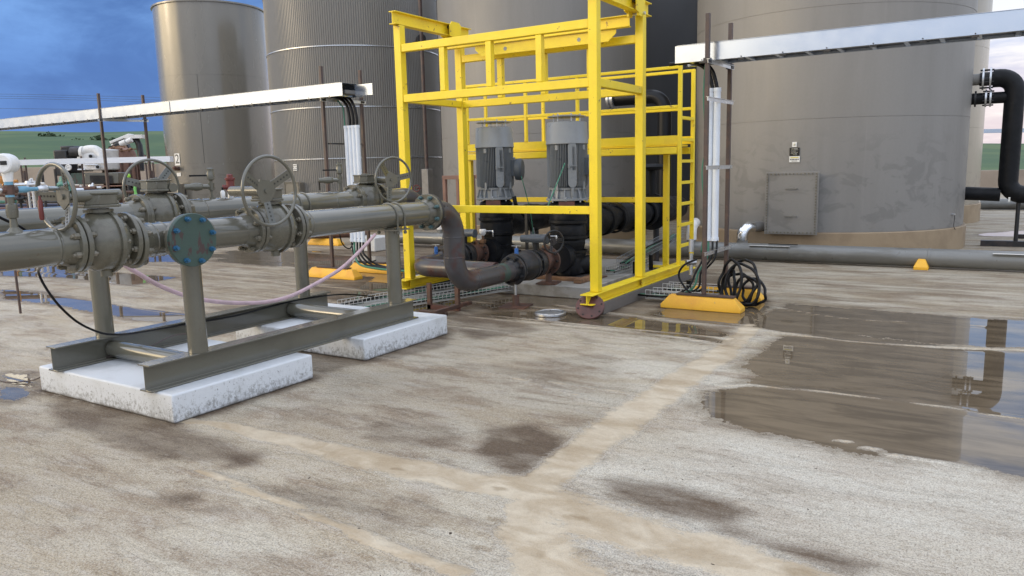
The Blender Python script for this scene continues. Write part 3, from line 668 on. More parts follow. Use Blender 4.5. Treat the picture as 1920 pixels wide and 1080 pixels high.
# black lagged riser behind the frame
br = thing('lagged_riser', (-5.25, 13.9, 0), 'black lagged pipe leaving the middle tank and dropping behind the yellow frame', 'lagged pipe')
p1 = hit((1190, 194), *T3); Xr = py(1246, 230, 14.5).x
b = MB(); top = [(p1.x+.12, p1.y, p1.z)] + bend((p1.x, 14.5, p1.z), (Xr, 14.5, p1.z), (Xr, 14.5, 1), 0.28, 8) + [(Xr, 14.5, 0.75)]
top[0] = Vector((p1.x+.12, 14.5, p1.z)); b.tube(top, 0.135, 24); b.build('pipe', M['black'], br, ang=80)
b = MB(); b.lathe((p1.x-.05, 14.5, p1.z), (1,0,0), [(0,.10),(.05,.10),(.05,.2),(.09,.2),(.09,.16),(.14,.16),(.14,.2),(.18,.2),(.18,.1)], 24); b.build('flange', M['galv'], br)
b = MB(); b.tube(bend((Xr,14.5,.95),(Xr,14.5,.6),(Xr,12.5,.6),.25,8)+[(Xr,12.6,.6)], 0.19, 20); b.build('lower_run', M['lag'], br, ang=80)

# ------------------------------------------------------------------ pipe along the foot of the tanks
hp = thing('foot_pipe', (-4, 12.6, 0), 'long grey clad pipe lying low along the foot of the tanks', 'pipeline')
ZP = 0.155; RP = 0.135
b = MB(); b.cyl((-10.8, 12.6, ZP+.03), (-9.62, 12.6, ZP+.03), RP-.01, n=36); b.cyl((-9.62,12.6,ZP+.03),(-9.45,12.6,ZP+.03), RP, n=36); b.cyl((-9.45, 12.6, ZP+.03), (-6.2, 12.6, ZP), RP-.01, n=36); b.build('pipe_run', M['steelgrey'], hp)
b = MB(); b.cyl((-6.2, 12.6, ZP), (6.0, 12.6, ZP), RP, n=40)
b.build('clad_run', M['steelgrey'], hp)
b = MB()
for i in range(90):
    x = -6.0+i*0.13; a = R(-38)
    b.sphere((x, 12.6+math.cos(PI+R(35))*RP, ZP+math.sin(R(35))*RP*0.4), 0.008, 6)
b.build('rivet_line', M['galv'], hp)
for x in (-4.6, -2.65, -.7, 1.3):
    b = MB(); b.lathe((x, 12.6, ZP), (1,0,0), [(0,RP+.001),(0.004,RP+.005),(.03,RP+.005),(.034,RP+.001)], 40, cap=False); b.build('lap_band', M['steelgrey'], hp)
for x0, z_ in ((-9.57, 0.30), (-4.25, 0.24)):
    b = MB(); b.cyl((x0, 12.6, 0.2), (x0, 12.6, z_+.1), 0.075, n=22); b.build('stub', M['steelgrey'], hp)
    b = MB(); b.tube([(x0, 12.6, z_+.08)] + bend((x0,12.6,z_), (x0,12.6,z_+.32), (x0-.1,13.4,z_+.32), 0.15, 7) + [(x0-.1, 13.1, z_+.33)], 0.085, 20); b.build('white_elbow', M['white'], hp, ang=15)
b = MB(); b.bx(-3.25, -2.62, 12.47, 12.55, ZP+RP-.028, ZP+RP-.024); b.build('pipe_label', M['sign_w'], hp)
b = MB(); b.bx(-2.95, -2.5, 12.5, 12.52, ZP+RP, ZP+RP+.012); b.build('strap_end', M['sign_k'], hp)
b = MB(); b.bx(.1, .9, 12.44, 12.50, ZP+RP-.030, ZP+RP-.026); b.build('pipe_label', M['sign_w'], hp)

def wheel_stop(x0, x1, y0, y1, along, label, group='yellow parking stops used as feet', m_='stopyel'):
    T = None; L = (x1-x0) if along == 'x' else (y1-y0); Wd = (y1-y0) if along == 'x' else (x1-x0); z = 0.15
    a = Vector((1,0,0)) if along == 'x' else Vector((0,1,0)); s_ = Vector((0,0,1)).cross(a)
    c_ = Vector(((x0+x1)/2, (y0+y1)/2, 0)); b = MB(); vs = []
    for (l, w_, zz) in ((L/2, Wd/2, 0.0), (L/2, Wd/2, 0.045), (L/2-0.09, Wd*0.24, z)):
        for (i, j) in ((-1,-1),(1,-1),(1,1),(-1,1)): vs.append(c_ + a*l*i + s_*w_*j + Vector((0,0,zz)))
    fs = [(3,2,1,0), (8,9,10,11)]
    for k in (0, 4):
        for i in range(4): j = (i+1) % 4; fs.append((k+i, k+j, k+4+j, k+4+i))
    b.raw(vs, fs); o_ = b.build('wheel_stop', M[m_], None, bevel=0.008); tag(o_, label, 'wheel stop', group); return o_
wheel_stop(-3.07, -2.17, 8.06, 8.24, 'x', 'yellow wheel stop under the near post of the right cable rack')
wheel_stop(-3.02, -2.13, 8.78, 8.96, 'x', 'yellow wheel stop under the far post of the right cable rack, behind the coiled hoses')
wheel_stop(-8.95, -7.93, 8.28, 8.46, 'x', 'yellow wheel stop under the near post of the middle cable rack')
wheel_stop(-8.75, -7.75, 9.0, 9.18, 'x', 'yellow wheel stop under the far post of the middle cable rack')
wheel_stop(-14.6, -13.6, 8.2, 8.4, 'x', 'yellow wheel stop seen under the olive pipe, below the left cable rack')
wheel_stop(-12.95, -12.0, 12.1, 12.28, 'x', 'far yellow wheel stop lying near the rusty pipe beyond the middle rack')
wheel_stop(-0.86, -0.67, 12.35, 12.85, 'y', 'yellow wheel stop seen end on, propping the grey pipe at the tank foot')

# ------------------------------------------------------------------ black lagged piping on the right
rp = thing('lagged_pipe_loop', (0.2, 16.0, 0), 'black lagged pipe loop off the right side of the big tank', 'lagged pipe')
YB = 16.2
A_ = py(1822, 150, YB); zt = A_.z; Xv = py(1897, 250, YB).x; x5 = T5[0]+T5[2]
b = MB(); b.tube([(x5-.1, YB, zt), (x5+.12, YB, zt)], 0.10, 20); b.build('nozzle', M['tank'], rp)
def pair_flange(o, ax, r, parent, m_='galv', gap=.07, bolts=8, name='flange', bm='iron'):
    o = Vector(o); ax, u, v = frame(ax)
    b = MB(); b.lathe(o, ax, [(0, r*.5), (0, r), (.028, r), (.028, r*.5)], 28); b.lathe(o+ax*gap, ax, [(0, r*.5), (0, r), (.028, r), (.028, r*.5)], 28); f_ = b.build(name, M[m_], parent)
    b = MB()
    for i in range(bolts):
        a = 2*PI*(i+.5)/bolts; d = (u*math.cos(a)+v*math.sin(a))*r*.86; b.cut().cyl(o+d-ax*.035, o+d+ax*(gap+.063), .012, n=6)
    b.build_each('bolt', M[bm], f_)
    return f_
b = MB(); b.lathe((x5+.10, YB, zt), (1,0,0), [(0,.12),(.2,.12)], 20); b.build('gasket', M['iron'], rp)
pair_flange((x5+.14, YB, zt), (1,0,0), 0.19, rp, gap=.11)
b = MB(); b.tube([(x5+.3, YB, zt)] + bend((x5, YB, zt), (Xv, YB, zt), (Xv, YB, 0.5), 0.24, 8) + bend((Xv, YB, 2), (Xv, YB, .92), (3, YB, .92), 0.24, 8) + [(3.2, YB, .92)], 0.155, 26); b.build('pipe', M['lag'], rp, ang=80)
B_ = py(1822, 186, YB); z2 = B_.z
b = MB(); b.cyl((x5-.1, YB, z2), (Xv-.1, YB, z2), 0.10, n=22); b.build('branch', M['lag'], rp)
pair_flange((x5+.2, YB, z2), (1,0,0), 0.15, rp, gap=.07)
b = MB(); b.lathe((x5+.04, YB, z2), (1,0,0), [(0,.1),(0,.14),(.03,.14),(.03,.1)], 22); b.build('collar', M['iron'], rp)
C_ = py(1812, 362, YB); b = MB(); b.cyl((x5-.1, YB, C_.z), (Xv-.1, YB, C_.z-.03), 0.12, n=22); b.build('lower_branch', M['lag'], rp)
b = MB(); b.bx(Xv+.02, Xv+.05, YB-.165, YB-.155, .80, .88); b.build('tag', M['sign_w'], rp)
b = MB(); b.cyl((Xv+.18, YB, .05), (Xv+.18, YB, .85), .035, n=10); b.bx(Xv-.35, Xv+.8, YB-.08, YB+.08, .0, .10); b.build('stand', M['iron'], rp)
st = thing('pipe_stand', (0.5, 15.0, 0), 'low black pipe stand on the wet slab near the right edge', 'pipe stand')
q = gz(1916, 447); b = MB(); b.bx(q.x-.09, q.x+1.2, q.y-.06, q.y+.06, 0, .08); b.build('foot', M['iron'], st); b = MB(); b.cyl((q.x+.6,q.y,.08),(q.x+.6,q.y,.9), .035, n=10); b.build('post', M['iron'], st)
q = gz(1850, 393); fp = thing('rear_pipe', tuple(q), 'grey pipe lying on the slab beyond the black lagged loop', 'pipeline')
b = MB(); b.cyl((-0.2, q.y, .17), (9, q.y, .17), .16, n=24); b.build('pipe', M['steelgrey'], fp)
b = MB(); b.bx(1.0, 1.1, q.y-.2, q.y+.2, 0, .05); b.build('saddle', M['iron'], fp)
q = gz(1880, 352); fs_ = thing('rear_curb', tuple(q), 'pale kerb strip crossing the slab far behind the right tanks', 'kerb')
b = MB(); b.bx(-2, 40, q.y, q.y+.4, 0, .12); b.build('strip', M['conc_w'], fs_)

# ------------------------------------------------------------------ containment walls and far trays
wl = MB(); wl.bx(-60, 60, 40.8, 41.0, 0, 0.98); o_ = wl.build('containment_wall', M['taupe'], None, bevel=.02); tag(o_, 'low tan containment wall far behind, right of the tanks', 'wall', 'containment walls round the yard')
wl = MB(); wl.bx(-60.0, -47.0, 10, 10.2, 0, 1.0) if False else None
a_ = gz(0, 388); c_ = gz(330, 384)
d_ = (c_-a_).normalized(); mid_ = (a_+c_)/2; n_ = Vector((-d_.y, d_.x, 0))
b = MB(); b.box(mid_ + Vector((0,0,1.15)), (46, .15, 2.3), d_); o_ = b.build('containment_wall', M['taupe'], None, bevel=.02); tag(o_, 'tall taupe containment wall behind the white engine, left of the tanks', 'wall', 'containment walls round the yard')
for i in range(9):
    p = a_ + d_*(-4 + i*3.1) - n_*0.2
    b = MB(); b.cyl(p, p+Vector((0,0,2.7)), .05, n=8); o_ = b.build('wall_post', M['postbrown'], None); tag(o_, 'thin dark post standing along the taupe containment wall', 'post', 'posts along the taupe wall')
# ------------------------------------------------------------------ valve skid in the foreground
XF, XB, ZF, ZB = -4.65, -5.78, 1.19, 1.29
YA = Vector((0, 1, 0))
def block(x0, x1, y0, y1, z1, label):
    b = MB(); b.bx(x0, x1, y0, y1, 0.0, z1); o_ = b.build('concrete_block', M['blockc'], None, bevel=0.012); tag(o_, label, 'concrete block', 'pale concrete blocks under the pipe skid'); return o_
def block_mat():
    m_ = bpy.data.materials.new('weathered_white_concrete'); m_.use_nodes = True; t = NT(m_.node_tree); bs = t.n['Principled BSDF']
    co = t.node('ShaderNodeTexCoord').outputs['Object']; sz = t.node('ShaderNodeSeparateXYZ'); t.l.new(co, sz.inputs[0])
    n = t.noise(co, 2.5, 6, 0.6); b_ = t.mix(t.ss(n, .45, .65), (0.66, 0.69, 0.72), (0.54, 0.56, 0.57))
    lim = t.noise(t.mapping(co, scale=(1,1,.75)), 34, 6, 0.85); low = t.ss(sz.outputs['Z'], 0.19, 0.02)
    k = t.math('ADD', lim, t.math('MULTIPLY', t.math('MULTIPLY', low, t.noise(co, 1.3, 3)), 0.26))
    edge_ = t.ss(sz.outputs['Z'], .188, .18)
    b_ = t.mix(t.math('MULTIPLY', t.math('MULTIPLY', t.ss(k, .56, .74), edge_), .72), b_, (0.17, 0.165, 0.15))
    b_ = t.mix(t.math('MULTIPLY', t.math('MULTIPLY', t.ss(t.noise(co, 60, 2, .5), .68, .71), edge_), .7), b_, (.06,.06,.055)); b_ = t.mix(t.math('MULTIPLY', t.ss(t.math('ADD', sz.outputs['Z'], t.math('MULTIPLY', t.noise(co, 7, 4), .06)), .062, .03), .8), b_, (.10,.085,.065))
    t.l.new(b_, bs.inputs['Base Color']); bs.inputs['Roughness'].default_value = .72
    bp = t.node('ShaderNodeBump'); bp.inputs['Strength'].default_value = .35; bp.inputs['Distance'].default_value = .006; t.l.new(t.noise(co, 50, 4, .7), bp.inputs['Height']); t.l.new(bp.outputs[0], bs.inputs['Normal'])
    return m_
M['blockc'] = block_mat()
block(-6.07, -4.42, 2.88, 4.10, 0.195, 'large white concrete block under the near end of the pipe skid')
block(-6.10, -4.43, 4.70, 5.88, 0.195, 'white concrete block under the far end of the pipe skid')
sk = thing('pipe_skid', (-5.2, 4.2, 0.2), 'olive steel skid of two long beams, cross tubes and four posts carrying the valve pipes', 'pipe skid')
for X_ in (XF+.01, XB): b = MB(); b.ibeam((X_, 2.84, 0.197), (X_, 5.62, 0.197), 0.185, 0.13, .012, .009); b.build('beam', M['olive'], sk, bevel=.003)
for Y_ in (3.30, 5.12): b = MB(); b.cyl((XB+.02, Y_, .275), (XF-.01, Y_, .275), .066, n=26); b.build('cross_tube', M['olive'], sk)
for X_, Y_, z_ in ((XF+.02, 3.25, 1.09), (XF, 5.38, 1.06), (XB+.01, 3.25, 1.19), (XB, 5.30, 1.17)):
    b = MB(); b.cyl((X_, Y_, .383), (X_, Y_, z_), .0665, n=28); ps = b.build('post', M['olive'], sk)
    if Y_ > 5:
        b = MB(); b.bx(X_-.13, X_+.13, Y_-.10, Y_+.10, z_, z_+.012); b.build('saddle_plate', M['olive'], ps)
def ubolt(y, X_, z_, parent, r=.115):
    b = MB(); pts = [(X_+r, y, z_-r-.05)] + [(X_+r*math.cos(a), y, z_+r*math.sin(a)) for a in np.linspace(0, PI, 19)] + [(X_-r, y, z_-r-.05)]
    b.tube(pts, .009, 8)
    for s_ in (-1, 1): b.cyl((X_+s_*r, y, z_-r-.045), (X_+s_*r, y, z_-r-.025), .016, n=6); b.cyl((X_+s_*r, y, z_-r), (X_+s_*r, y, z_-r+.012), .016, n=6)
    b.build('u_bolt', M['olive2'], parent)
def flange(y, X_, z_, parent, r=.172, th=.030, sgn=1, m_='olive2', bolts=8, bm='bolt', ax=(0,1,0), bl=.03, weld=True):
    o = Vector((X_, y, z_)) if not isinstance(y, Vector) else y
    ax_, u, v = frame(ax)
    b = MB(); b.lathe(o, ax, [(0, .09), (0, r-.004), (.004, r), (th-.004, r), (th, r-.004), (th, .09)], 44)
    if weld: b.lathe(o, ax, [(th-.002, .135), (th+.025, .128), (th+.075, .1105)], 36) if sgn > 0 else b.lathe(o, ax, [(-.075, .1105), (-.025, .128), (.002, .135)], 36)
    f_ = b.build('flange', M[m_], parent)
    b = MB()
    for i in range(bolts):
        a = 2*PI*(i+.5)/bolts; d = (u*math.cos(a)+v*math.sin(a))*r*.85
        b.cut()
        if sgn > 0: b.cyl(o+d+ax_*th, o+d+ax_*(th+bl), .019, n=6); b.cyl(o+d+ax_*(th+bl), o+d+ax_*(th+bl+.014), .011, n=8)
        else: b.cyl(o+d-ax_*bl, o+d, .019, n=6); b.cyl(o+d-ax_*(bl+.014), o+d-ax_*bl, .011, n=8)
    b.build_each('bolt', M[bm], f_); return f_
def handwheel(c, nrm, Rw, parent, m_='olive', rot=0.5, cone=-.05):
    c = Vector(c); ax, u, v = frame(nrm)
    b = MB(); b.torus(c, nrm, Rw, .0125, 64, 12); hw = b.build('handwheel', M[m_], parent)
    b = MB(); pol = []
    for i in range(6):
        a = rot + 2*PI*i/6 + PI/6; kk = Rw/.245; pol.append((math.cos(a)*(.098 if i % 2 else .085)*kk, math.sin(a)*(.098 if i % 2 else .085)*kk))
    b.prism(pol, c + ax*(cone+.004), u, v, .007); b.cyl(c+ax*cone, c+ax*(cone+.022), .016, n=14); b.cyl(c+ax*(cone-.05), c+ax*cone, .022, n=16); b.build('hub', M[m_], hw)
    for i in range(3):
        a = rot + 2*PI*i/3; d = u*math.cos(a)+v*math.sin(a); s_ = ax.cross(d)
        p0 = c + ax*cone + d*.05; p1 = c + d*(Rw-.008); dd = (p1-p0).normalized()
        b = MB(); b.box((p0+p1)/2, ((p1-p0).length, .062*min(1, Rw/.22), .005), dd, up=s_.cross(dd)*-1)
        nn = dd.cross(s_).normalized()
        b.mat(1)
        for k in range(5):
            q = p0 + dd*((p1-p0).length*(.25+.15*k)); b.cyl(q-nn*.0035, q+nn*.0035, .0065, n=8)
        b.build('spoke', [M[m_], M['hole']], hw)
    return hw
def ball_valve(y, X_, z_, half, label, wheel_c, wheel_n, Rw, gb_off=(0,0), gb_ax=None, rB=.185, gz_=.265, cat='valve', rot=.5):
    T = thing('gear_valve', (X_, y, z_), label, cat, 'large flanged valves with handwheels on the olive pipes')
    b = MB(); n = 14
    prof = [(-half, .11), (-half*.8, .118), (-half*.62, rB*.80), (-half*.40, rB*.96), (-half*.1, rB), (half*.1, rB), (half*.40, rB*.96), (half*.62, rB*.80), (half*.8, .118), (half, .11)]
    b.lathe((X_, y, z_), YA, prof, 44)
    b.lathe((X_, y, z_), YA, [(half*.12, rB), (half*.12, rB+.014), (half*.26, rB+.014), (half*.26, rB*.97)], 44, cap=False)
    b.cyl((X_, y, z_+rB*.8), (X_, y, z_+gz_-.05), .062, n=24); b.cyl((X_, y, z_+rB*.98), (X_, y, z_+rB*.98+.018), .085, n=24)
    b.cyl((X_+.02, y, z_-rB*.8), (X_+.02, y, z_-rB-.03), .035, n=16)
    b.build('body', M['olive2'], T)
    b = MB()
    for i in range(10):
        a = 2*PI*i/10; q = Vector((X_+math.cos(a)*(rB-.022), y+half*.26, z_+math.sin(a)*(rB-.022))); b.cut().cyl(q, q+YA*.04, .016, n=6)
    b.build_each('bolt', M['bolt'], T)
    flange(y-half, X_, z_, T, sgn=1, weld=False, bl=.022); flange(y+half-.03, X_, z_, T, sgn=-1, weld=False, bl=.022)
    gx_, gy_ = gb_off; g = Vector((X_+gx_, y+gy_, z_+gz_)); wc = Vector(wheel_c); wn = Vector(wheel_n).normalized()
    b = MB(); pl = [(-.125,-.045),(-.07,-.105),(.05,-.105),(.115,-.05),(.115,.05),(.05,.105),(-.07,.105),(-.125,.045)]
    a_ = (wn - Vector((0,0,wn.z))).normalized(); s_ = Vector((0,0,1)).cross(a_)
    b.prism([(p_*1, q_*1) for p_, q_ in pl], g-Vector((0,0,.045)), a_, s_, .018); b.prism([(p_*.93, q_*.93) for p_, q_ in pl], g-Vector((0,0,.027)), a_, s_, .062)
    b.prism([(p_*1, q_*1) for p_, q_ in pl], g+Vector((0,0,.035)), a_, s_, .014); b.cyl(g+Vector((0,0,.049)), g+Vector((0,0,.060)), .038, n=18)
    gb = b.build('gearbox', M['olive2'], T, bevel=.004)
    sh = wc - wn*.07; st_ = sh - wn*max(.10, min(.34, (sh-g).dot(wn)+.12))
    b = MB(); b.cyl(st_, sh-wn*.02, .036, n=22); b.cyl(sh-wn*.02, sh+wn*.03, .018, n=16); b.build('shaft_housing', M['olive2'], gb)
    handwheel(wc, wn, Rw, T, rot=rot)
    return T
wn = lambda deg: (math.cos(R(deg)), math.sin(R(deg)), 0)
wc1 = px(105, 370, -4.72)
ball_valve(2.66, XF, ZF+.02, .17, 'nearest flanged valve at the left end of the front pipe, its handwheel turned side on', px(105, 370, -4.60), wn(-88), .190, gz_=.255, rot=1.0)
ball_valve(3.99, XF, ZF, .19, 'flanged valve on the front pipe with its handwheel facing the camera, rim chipped to rust', px(506, 358, -4.38), wn(2), .245, gz_=.25, gb_off=(-.02, 0), rot=.55)
ball_valve(3.80, XB, ZB, .17, 'left flanged valve on the rear pipe, handwheel standing behind its gearbox', px(285, 352, -6.02), wn(172), .232, gz_=.235, rot=.3)
ball_valve(6.28, XB, ZB, .19, 'far flanged valve on the rear pipe next to the yellow post', px(738, 337, -5.42), wn(-12), .235, gz_=.225, rot=.2)
fr_ = thing('front_pipe', (XF, 4.2, ZF), 'olive grey front pipe with a green painted end plate on its side branch', 'pipeline')
def prun(y0, y1, X_, z_, parent, extra=None):
    b = MB(); b.cyl((X_, y0, z_), (X_, y1, z_), .110, n=44)
    for yy in (extra or []): b.lathe((X_, yy, z_), YA, [(-.008, .110), (0, .1145), (.008, .110)], 40, cap=False)
    return b.build('pipe', M['olive'], parent)
prun(-0.6, 2.45, XF, ZF+.015, fr_, (1.5, 2.36)); flange(2.452, XF, ZF+.02, fr_, sgn=-1)
prun(2.87, 3.755, XF, ZF, fr_, (2.98, 3.06, 3.40)); flange(2.84, XF, ZF, fr_, sgn=1); flange(3.762, XF, ZF, fr_, sgn=-1)
prun(4.22, 5.90, XF, ZF, fr_, (4.32,)); flange(4.19, XF, ZF, fr_, sgn=1)
flange(5.90, XF, ZF, fr_, sgn=-1, bm='flbolt', r=.178)
ubolt(5.33, XF, ZF, fr_); ubolt(5.43, XF, ZF, fr_)
b = MB(); b.cyl((XF, 3.22, ZF), (-4.47, 3.22, ZF), .110, n=40); br_ = b.build('branch', M['olive'], fr_)
TC = px(363, 450, -4.41)
flange(Vector((-4.47, TC.y, TC.z)), 0, 0, br_, ax=(1,0,0), weld=False, sgn=-1, m_='olive2', bolts=8)
b = MB(); b.lathe((-4.438, TC.y, TC.z), (1,0,0), [(0, .172), (.003, .175), (.027, .175), (.031, .172)], 56); bf = b.build('blind_flange', M['teal'], br_)
for i in range(8):
    a = 2*PI*(i+.35)/8; q = Vector((-4.407, TC.y+math.cos(a)*.145, TC.z+math.sin(a)*.145))
    b = MB(); b.cyl(q, q+Vector((.017,0,0)), .018, n=6); b.cyl(q+Vector((.017,0,0)), q+Vector((.036,0,0)), .0105, n=10); b.build('bolt', M['bluebolt'], bf)
rr_ = thing('rear_pipe_run', (XB, 4.8, ZB), 'olive grey rear pipe running parallel behind the front pipe', 'pipeline')
prun(-0.6, 3.60, XB, ZB, rr_); flange(3.602, XB, ZB, rr_, sgn=-1)
prun(4.0, 6.06, XB, ZB, rr_, (4.2, 5.0, 5.75)); flange(3.97, XB, ZB, rr_, sgn=1); flange(6.062, XB, ZB, rr_, sgn=-1)
flange(6.47, XB, ZB, rr_, sgn=1); prun(6.5, 6.85, XB, ZB, rr_); ubolt(5.25, XB, ZB, rr_); ubolt(5.36, XB, ZB, rr_)
b = MB(); b.cyl((XB, 6.28, ZB-.18), (XB, 6.28, ZB-.25), .05, n=12); b.build('drain_boss', M['olive2'], rr_)
b = MB(); b.tube(bend((XB, 6.8, ZB), (XB, 7.08, ZB), (XB, 7.08, .4), .2, 10) + bend((XB, 7.08, 1.2), (XB, 7.08, .42), (-4.6, 7.08, .42), .2, 10)[:-1] , .1095, 32) if False else None

# small fittings on the pipes
def small_valve(label, base, top, side_dir, parent=None):
    T = thing('vent_valve', tuple(base), label, 'small valve', 'small brass-grey vent valves on the rear pipe')
    base = Vector(base); d = Vector(side_dir).normalized(); h = top - base.z; Z = Vector((0,0,1))
    b = MB(); b.cyl(base-Z*.03, base+Z*.02, .030, n=16); b.cyl(base+Z*.02, base+Z*h*.62, .014, n=12); b.build('nipple', M['olive2'], T)
    b = MB(); b.cyl(base+Z*h*.30, base+Z*h*.52, .026, n=8); b.cyl(base+Z*h*.41, base+Z*h*.41+d*.07, .020, n=8); b.build('tee', M['olive2'], T)
    b = MB(); q = base+Z*h*.41+d*.07; b.lathe(q, d, [(0,.020),(.01,.030),(.05,.036),(.09,.032),(.10,.026),(.15,.024)], 18); v_ = b.build('side_valve', M['olive2'], T)
    b = MB(); b.box(q+d*.145-Z*.05, (.012, .012, .10), (0,1,0)); b.build('lever', M['black'], v_)
    b = MB(); q = base+Z*h*.60; b.lathe(q, Z, [(0,.018),(.01,.032),(.06,.034),(.075,.028),(.09,.030),(.105,.030),(.11,.016),(h*.4,.016)], 18); v_ = b.build('top_valve', M['olive2'], T)
    b = MB(); b.cyl(q+Z*.045, q+Z*.045+d*.05, .008, n=8); b.box(q+Z*.045+d*.11, (.13, .02, .014), d); b.build('lever', M['black'], v_)
    return T
small_valve('vent valve with a black lever on the rear pipe, left of the red relief valve', (XB, 4.33, ZB+.10), 1.66, (-.45,-.9,0))
small_valve('vent valve on the rear pipe in front of the white conduits', (XB, 5.90, ZB+.10), 1.70, (-.5,-.86,0))
rv = thing('relief_valve', (XB, 4.53, ZB+.1), 'faded red relief valve standing on the rear pipe', 'relief valve')
Zv = Vector((0,0,1)); o = Vector((XB, 4.53, ZB+.1))
b = MB(); b.cyl(o, o+Zv*.055, .030, n=18); b.build('nipple', M['galv'], rv)
b = MB(); b.lathe(o+Zv*.055, Zv, [(0,.026),(.012,.040),(.03,.036),(.10,.036),(.11,.044),(.125,.044),(.13,.028),(.155,.026),(.16,.014)], 22); b.cyl(o+Zv*.10, o+Zv*.10+Vector((-.03,-.06,0)), .022, n=14); b.build('body', M['red'], rv)
dt = thing('sight_bottle', (XB, 4.41, ZB+.12), 'small white bottle with a black cap beside the red relief valve', 'fitting')
o = Vector((XB+.03, 4.42, ZB+.10)); b = MB(); b.lathe(o, Zv, [(0,.012),(.01,.020),(.06,.020),(.075,.010)], 14); b.build('bottle', M['white'], dt); b = MB(); b.cyl(o+Zv*.075, o+Zv*.10, .008, n=10); b.build('cap', M['black'], dt)
# transmitter standing on the front pipe, left edge of the picture
pt = thing('pressure_transmitter', (XF, 2.17, ZF+.1), 'white round pressure transmitter with a small display on a pipe stem at the left edge', 'transmitter')
o = Vector((XF, 2.17, ZF+.115))
b = MB(); b.lathe(o, Zv, [(0,.05),(.015,.036),(.03,.022),(.08,.018),(.085,.028),(.12,.032),(.16,.028),(.165,.018),(.20,.018)], 20); b.build('stem_valve', M['olive2'], pt)
b = MB(); b.cyl(o+Zv*.20, o+Zv*.215, .022, n=16); b.cyl(o+Zv*.265, o+Zv*.285, .022, n=16); b.build('blue_ring', M['ltblue'], pt)
b = MB(); b.cyl(o+Zv*.213, o+Zv*.267, .027, n=8); b.cyl(o+Zv*.24-YA*.04, o+Zv*.24+YA*.04, .019, n=8); b.build('cross', M['rust'], pt)
b = MB(); b.cyl(o+Zv*.24-YA*.10, o+Zv*.24-YA*.04, .013, n=12); b.build('side_nipple', M['galv'], pt)
tf_ = Vector((.62, -.78, 0)); 
b = MB(); b.cyl(o+Zv*.285, o+Zv*.345, .024, .030, n=18); b.lathe(o+Zv*.385-tf_*.05, tf_, [(0,.045),(.006,.052),(.03,.056),(.07,.056),(.094,.052),(.10,.045)], 28); hd = b.build('housing', M['white'], pt)
b = MB(); rt_ = Zv.cross(tf_); b.box(o+Zv*.388+tf_*.052+rt_*.012, (.034,.004,.022), rt_); b.build('display', M['sign_k'], hd)
b = MB(); b.lathe(o+Zv*.24+YA*.04, YA, [(0,.012),(.01,.019),(.05,.019),(.06,.013),(.11,.011)], 14); b.build('blue_valve', M['ltblue'], pt)
b = MB(); b.lathe(o+Zv*.24+YA*.15, YA, [(0,.013),(.02,.020),(.05,.022),(.06,.014),(.12,.012)], 14); b.build('fitting', M['galv'], pt)
rgl = thing('regulator', tuple(o+YA*.30+Zv*.24), 'small green regulator seen through the nearest handwheel', 'regulator')
q = o+YA*.31+Zv*.225; b = MB(); b.box(q+Zv*.005, (.07,.075,.05), YA); b.lathe(q+Zv*.03, Zv, [(0,.045),(.012,.045),(.02,.034),(.05,.028),(.055,.012),(.062,.010)], 20); b.build('body', M['gteal'], rgl, bevel=.008)
b = MB(); b.cyl(q+YA*.03, q+YA*.10, .012, n=10); b.build('outlet', M['galv'], rgl)
lk = thing('red_bottle', tuple(o+YA*.16), 'small dark red cylinder hanging below the blue fittings', 'cylinder')
q = o+YA*.155+Zv*.20; b = MB(); b.lathe(q, -Zv, [(0,.006),(.02,.007),(.03,.013),(.13,.013),(.14,.009)], 14); b.build('bottle', M['red'], lk)

# cables and hoses round the skid
def cable(name, pts, r, m_, label, cat, group=None, k=8, kind=None, n=8):
    b = MB(); b.tube(smooth_path(pts, k), r, n); o_ = b.build(name, M[m_], None, ang=180); tag(o_, label, cat, group, kind); return o_
P_ = lambda L, X_: [px(a, c_, X_) for a, c_ in L]
cable('black_cable', [Vector((-4.78, 1.95, 1.62)), Vector((-4.77, 2.12, 1.42)), Vector((-4.79, 2.30, 1.30)), Vector((-4.83, 2.42, 1.12))] + P_([(72, 510), (100, 560), (140, 600), (180, 621), (210, 627)], -5.35) + [px(250, 627, -5.5)+Vector((0,0,.01)), px(330, 611, -5.72), px(440, 592, -5.73), px(510, 574, -5.73), px(560, 562, -5.76), px(640, 552, -5.8), px(700, 556, -5.9)], .0085, 'black', 'black cable drooping from the front pipe and lying along the rear skid beam', 'cable')
cable('pink_hose', [px(195, 470, -5.3), px(222, 489, -5.28), px(258, 512, -5.26), px(300, 536, -5.25), px(350, 555, -5.25), px(400, 565, -5.25), px(450, 568, -5.25), px(500, 566, -5.25), px(545, 555, -5.25), px(590, 533, -5.25), px(640, 503, -5.3), px(680, 465, -5.4), px(703, 440, -5.5)], .017, 'pink', 'pale pink hose hanging in a long sag between the two olive pipes', 'hose', n=14)
cable('thin_cable', [gz(-40, 700, .01), gz(10, 716, .01), gz(60, 713, .02), px(90, 700, -6.1), px(150, 678, -5.95), px(210, 664, -5.78)+Vector((.08,0,0)), px(280, 650, -5.5), px(330, 628, -5.55), px(390, 626, -5.6)], .005, 'postbrown', 'thin brown wire crossing the near concrete block', 'wire')

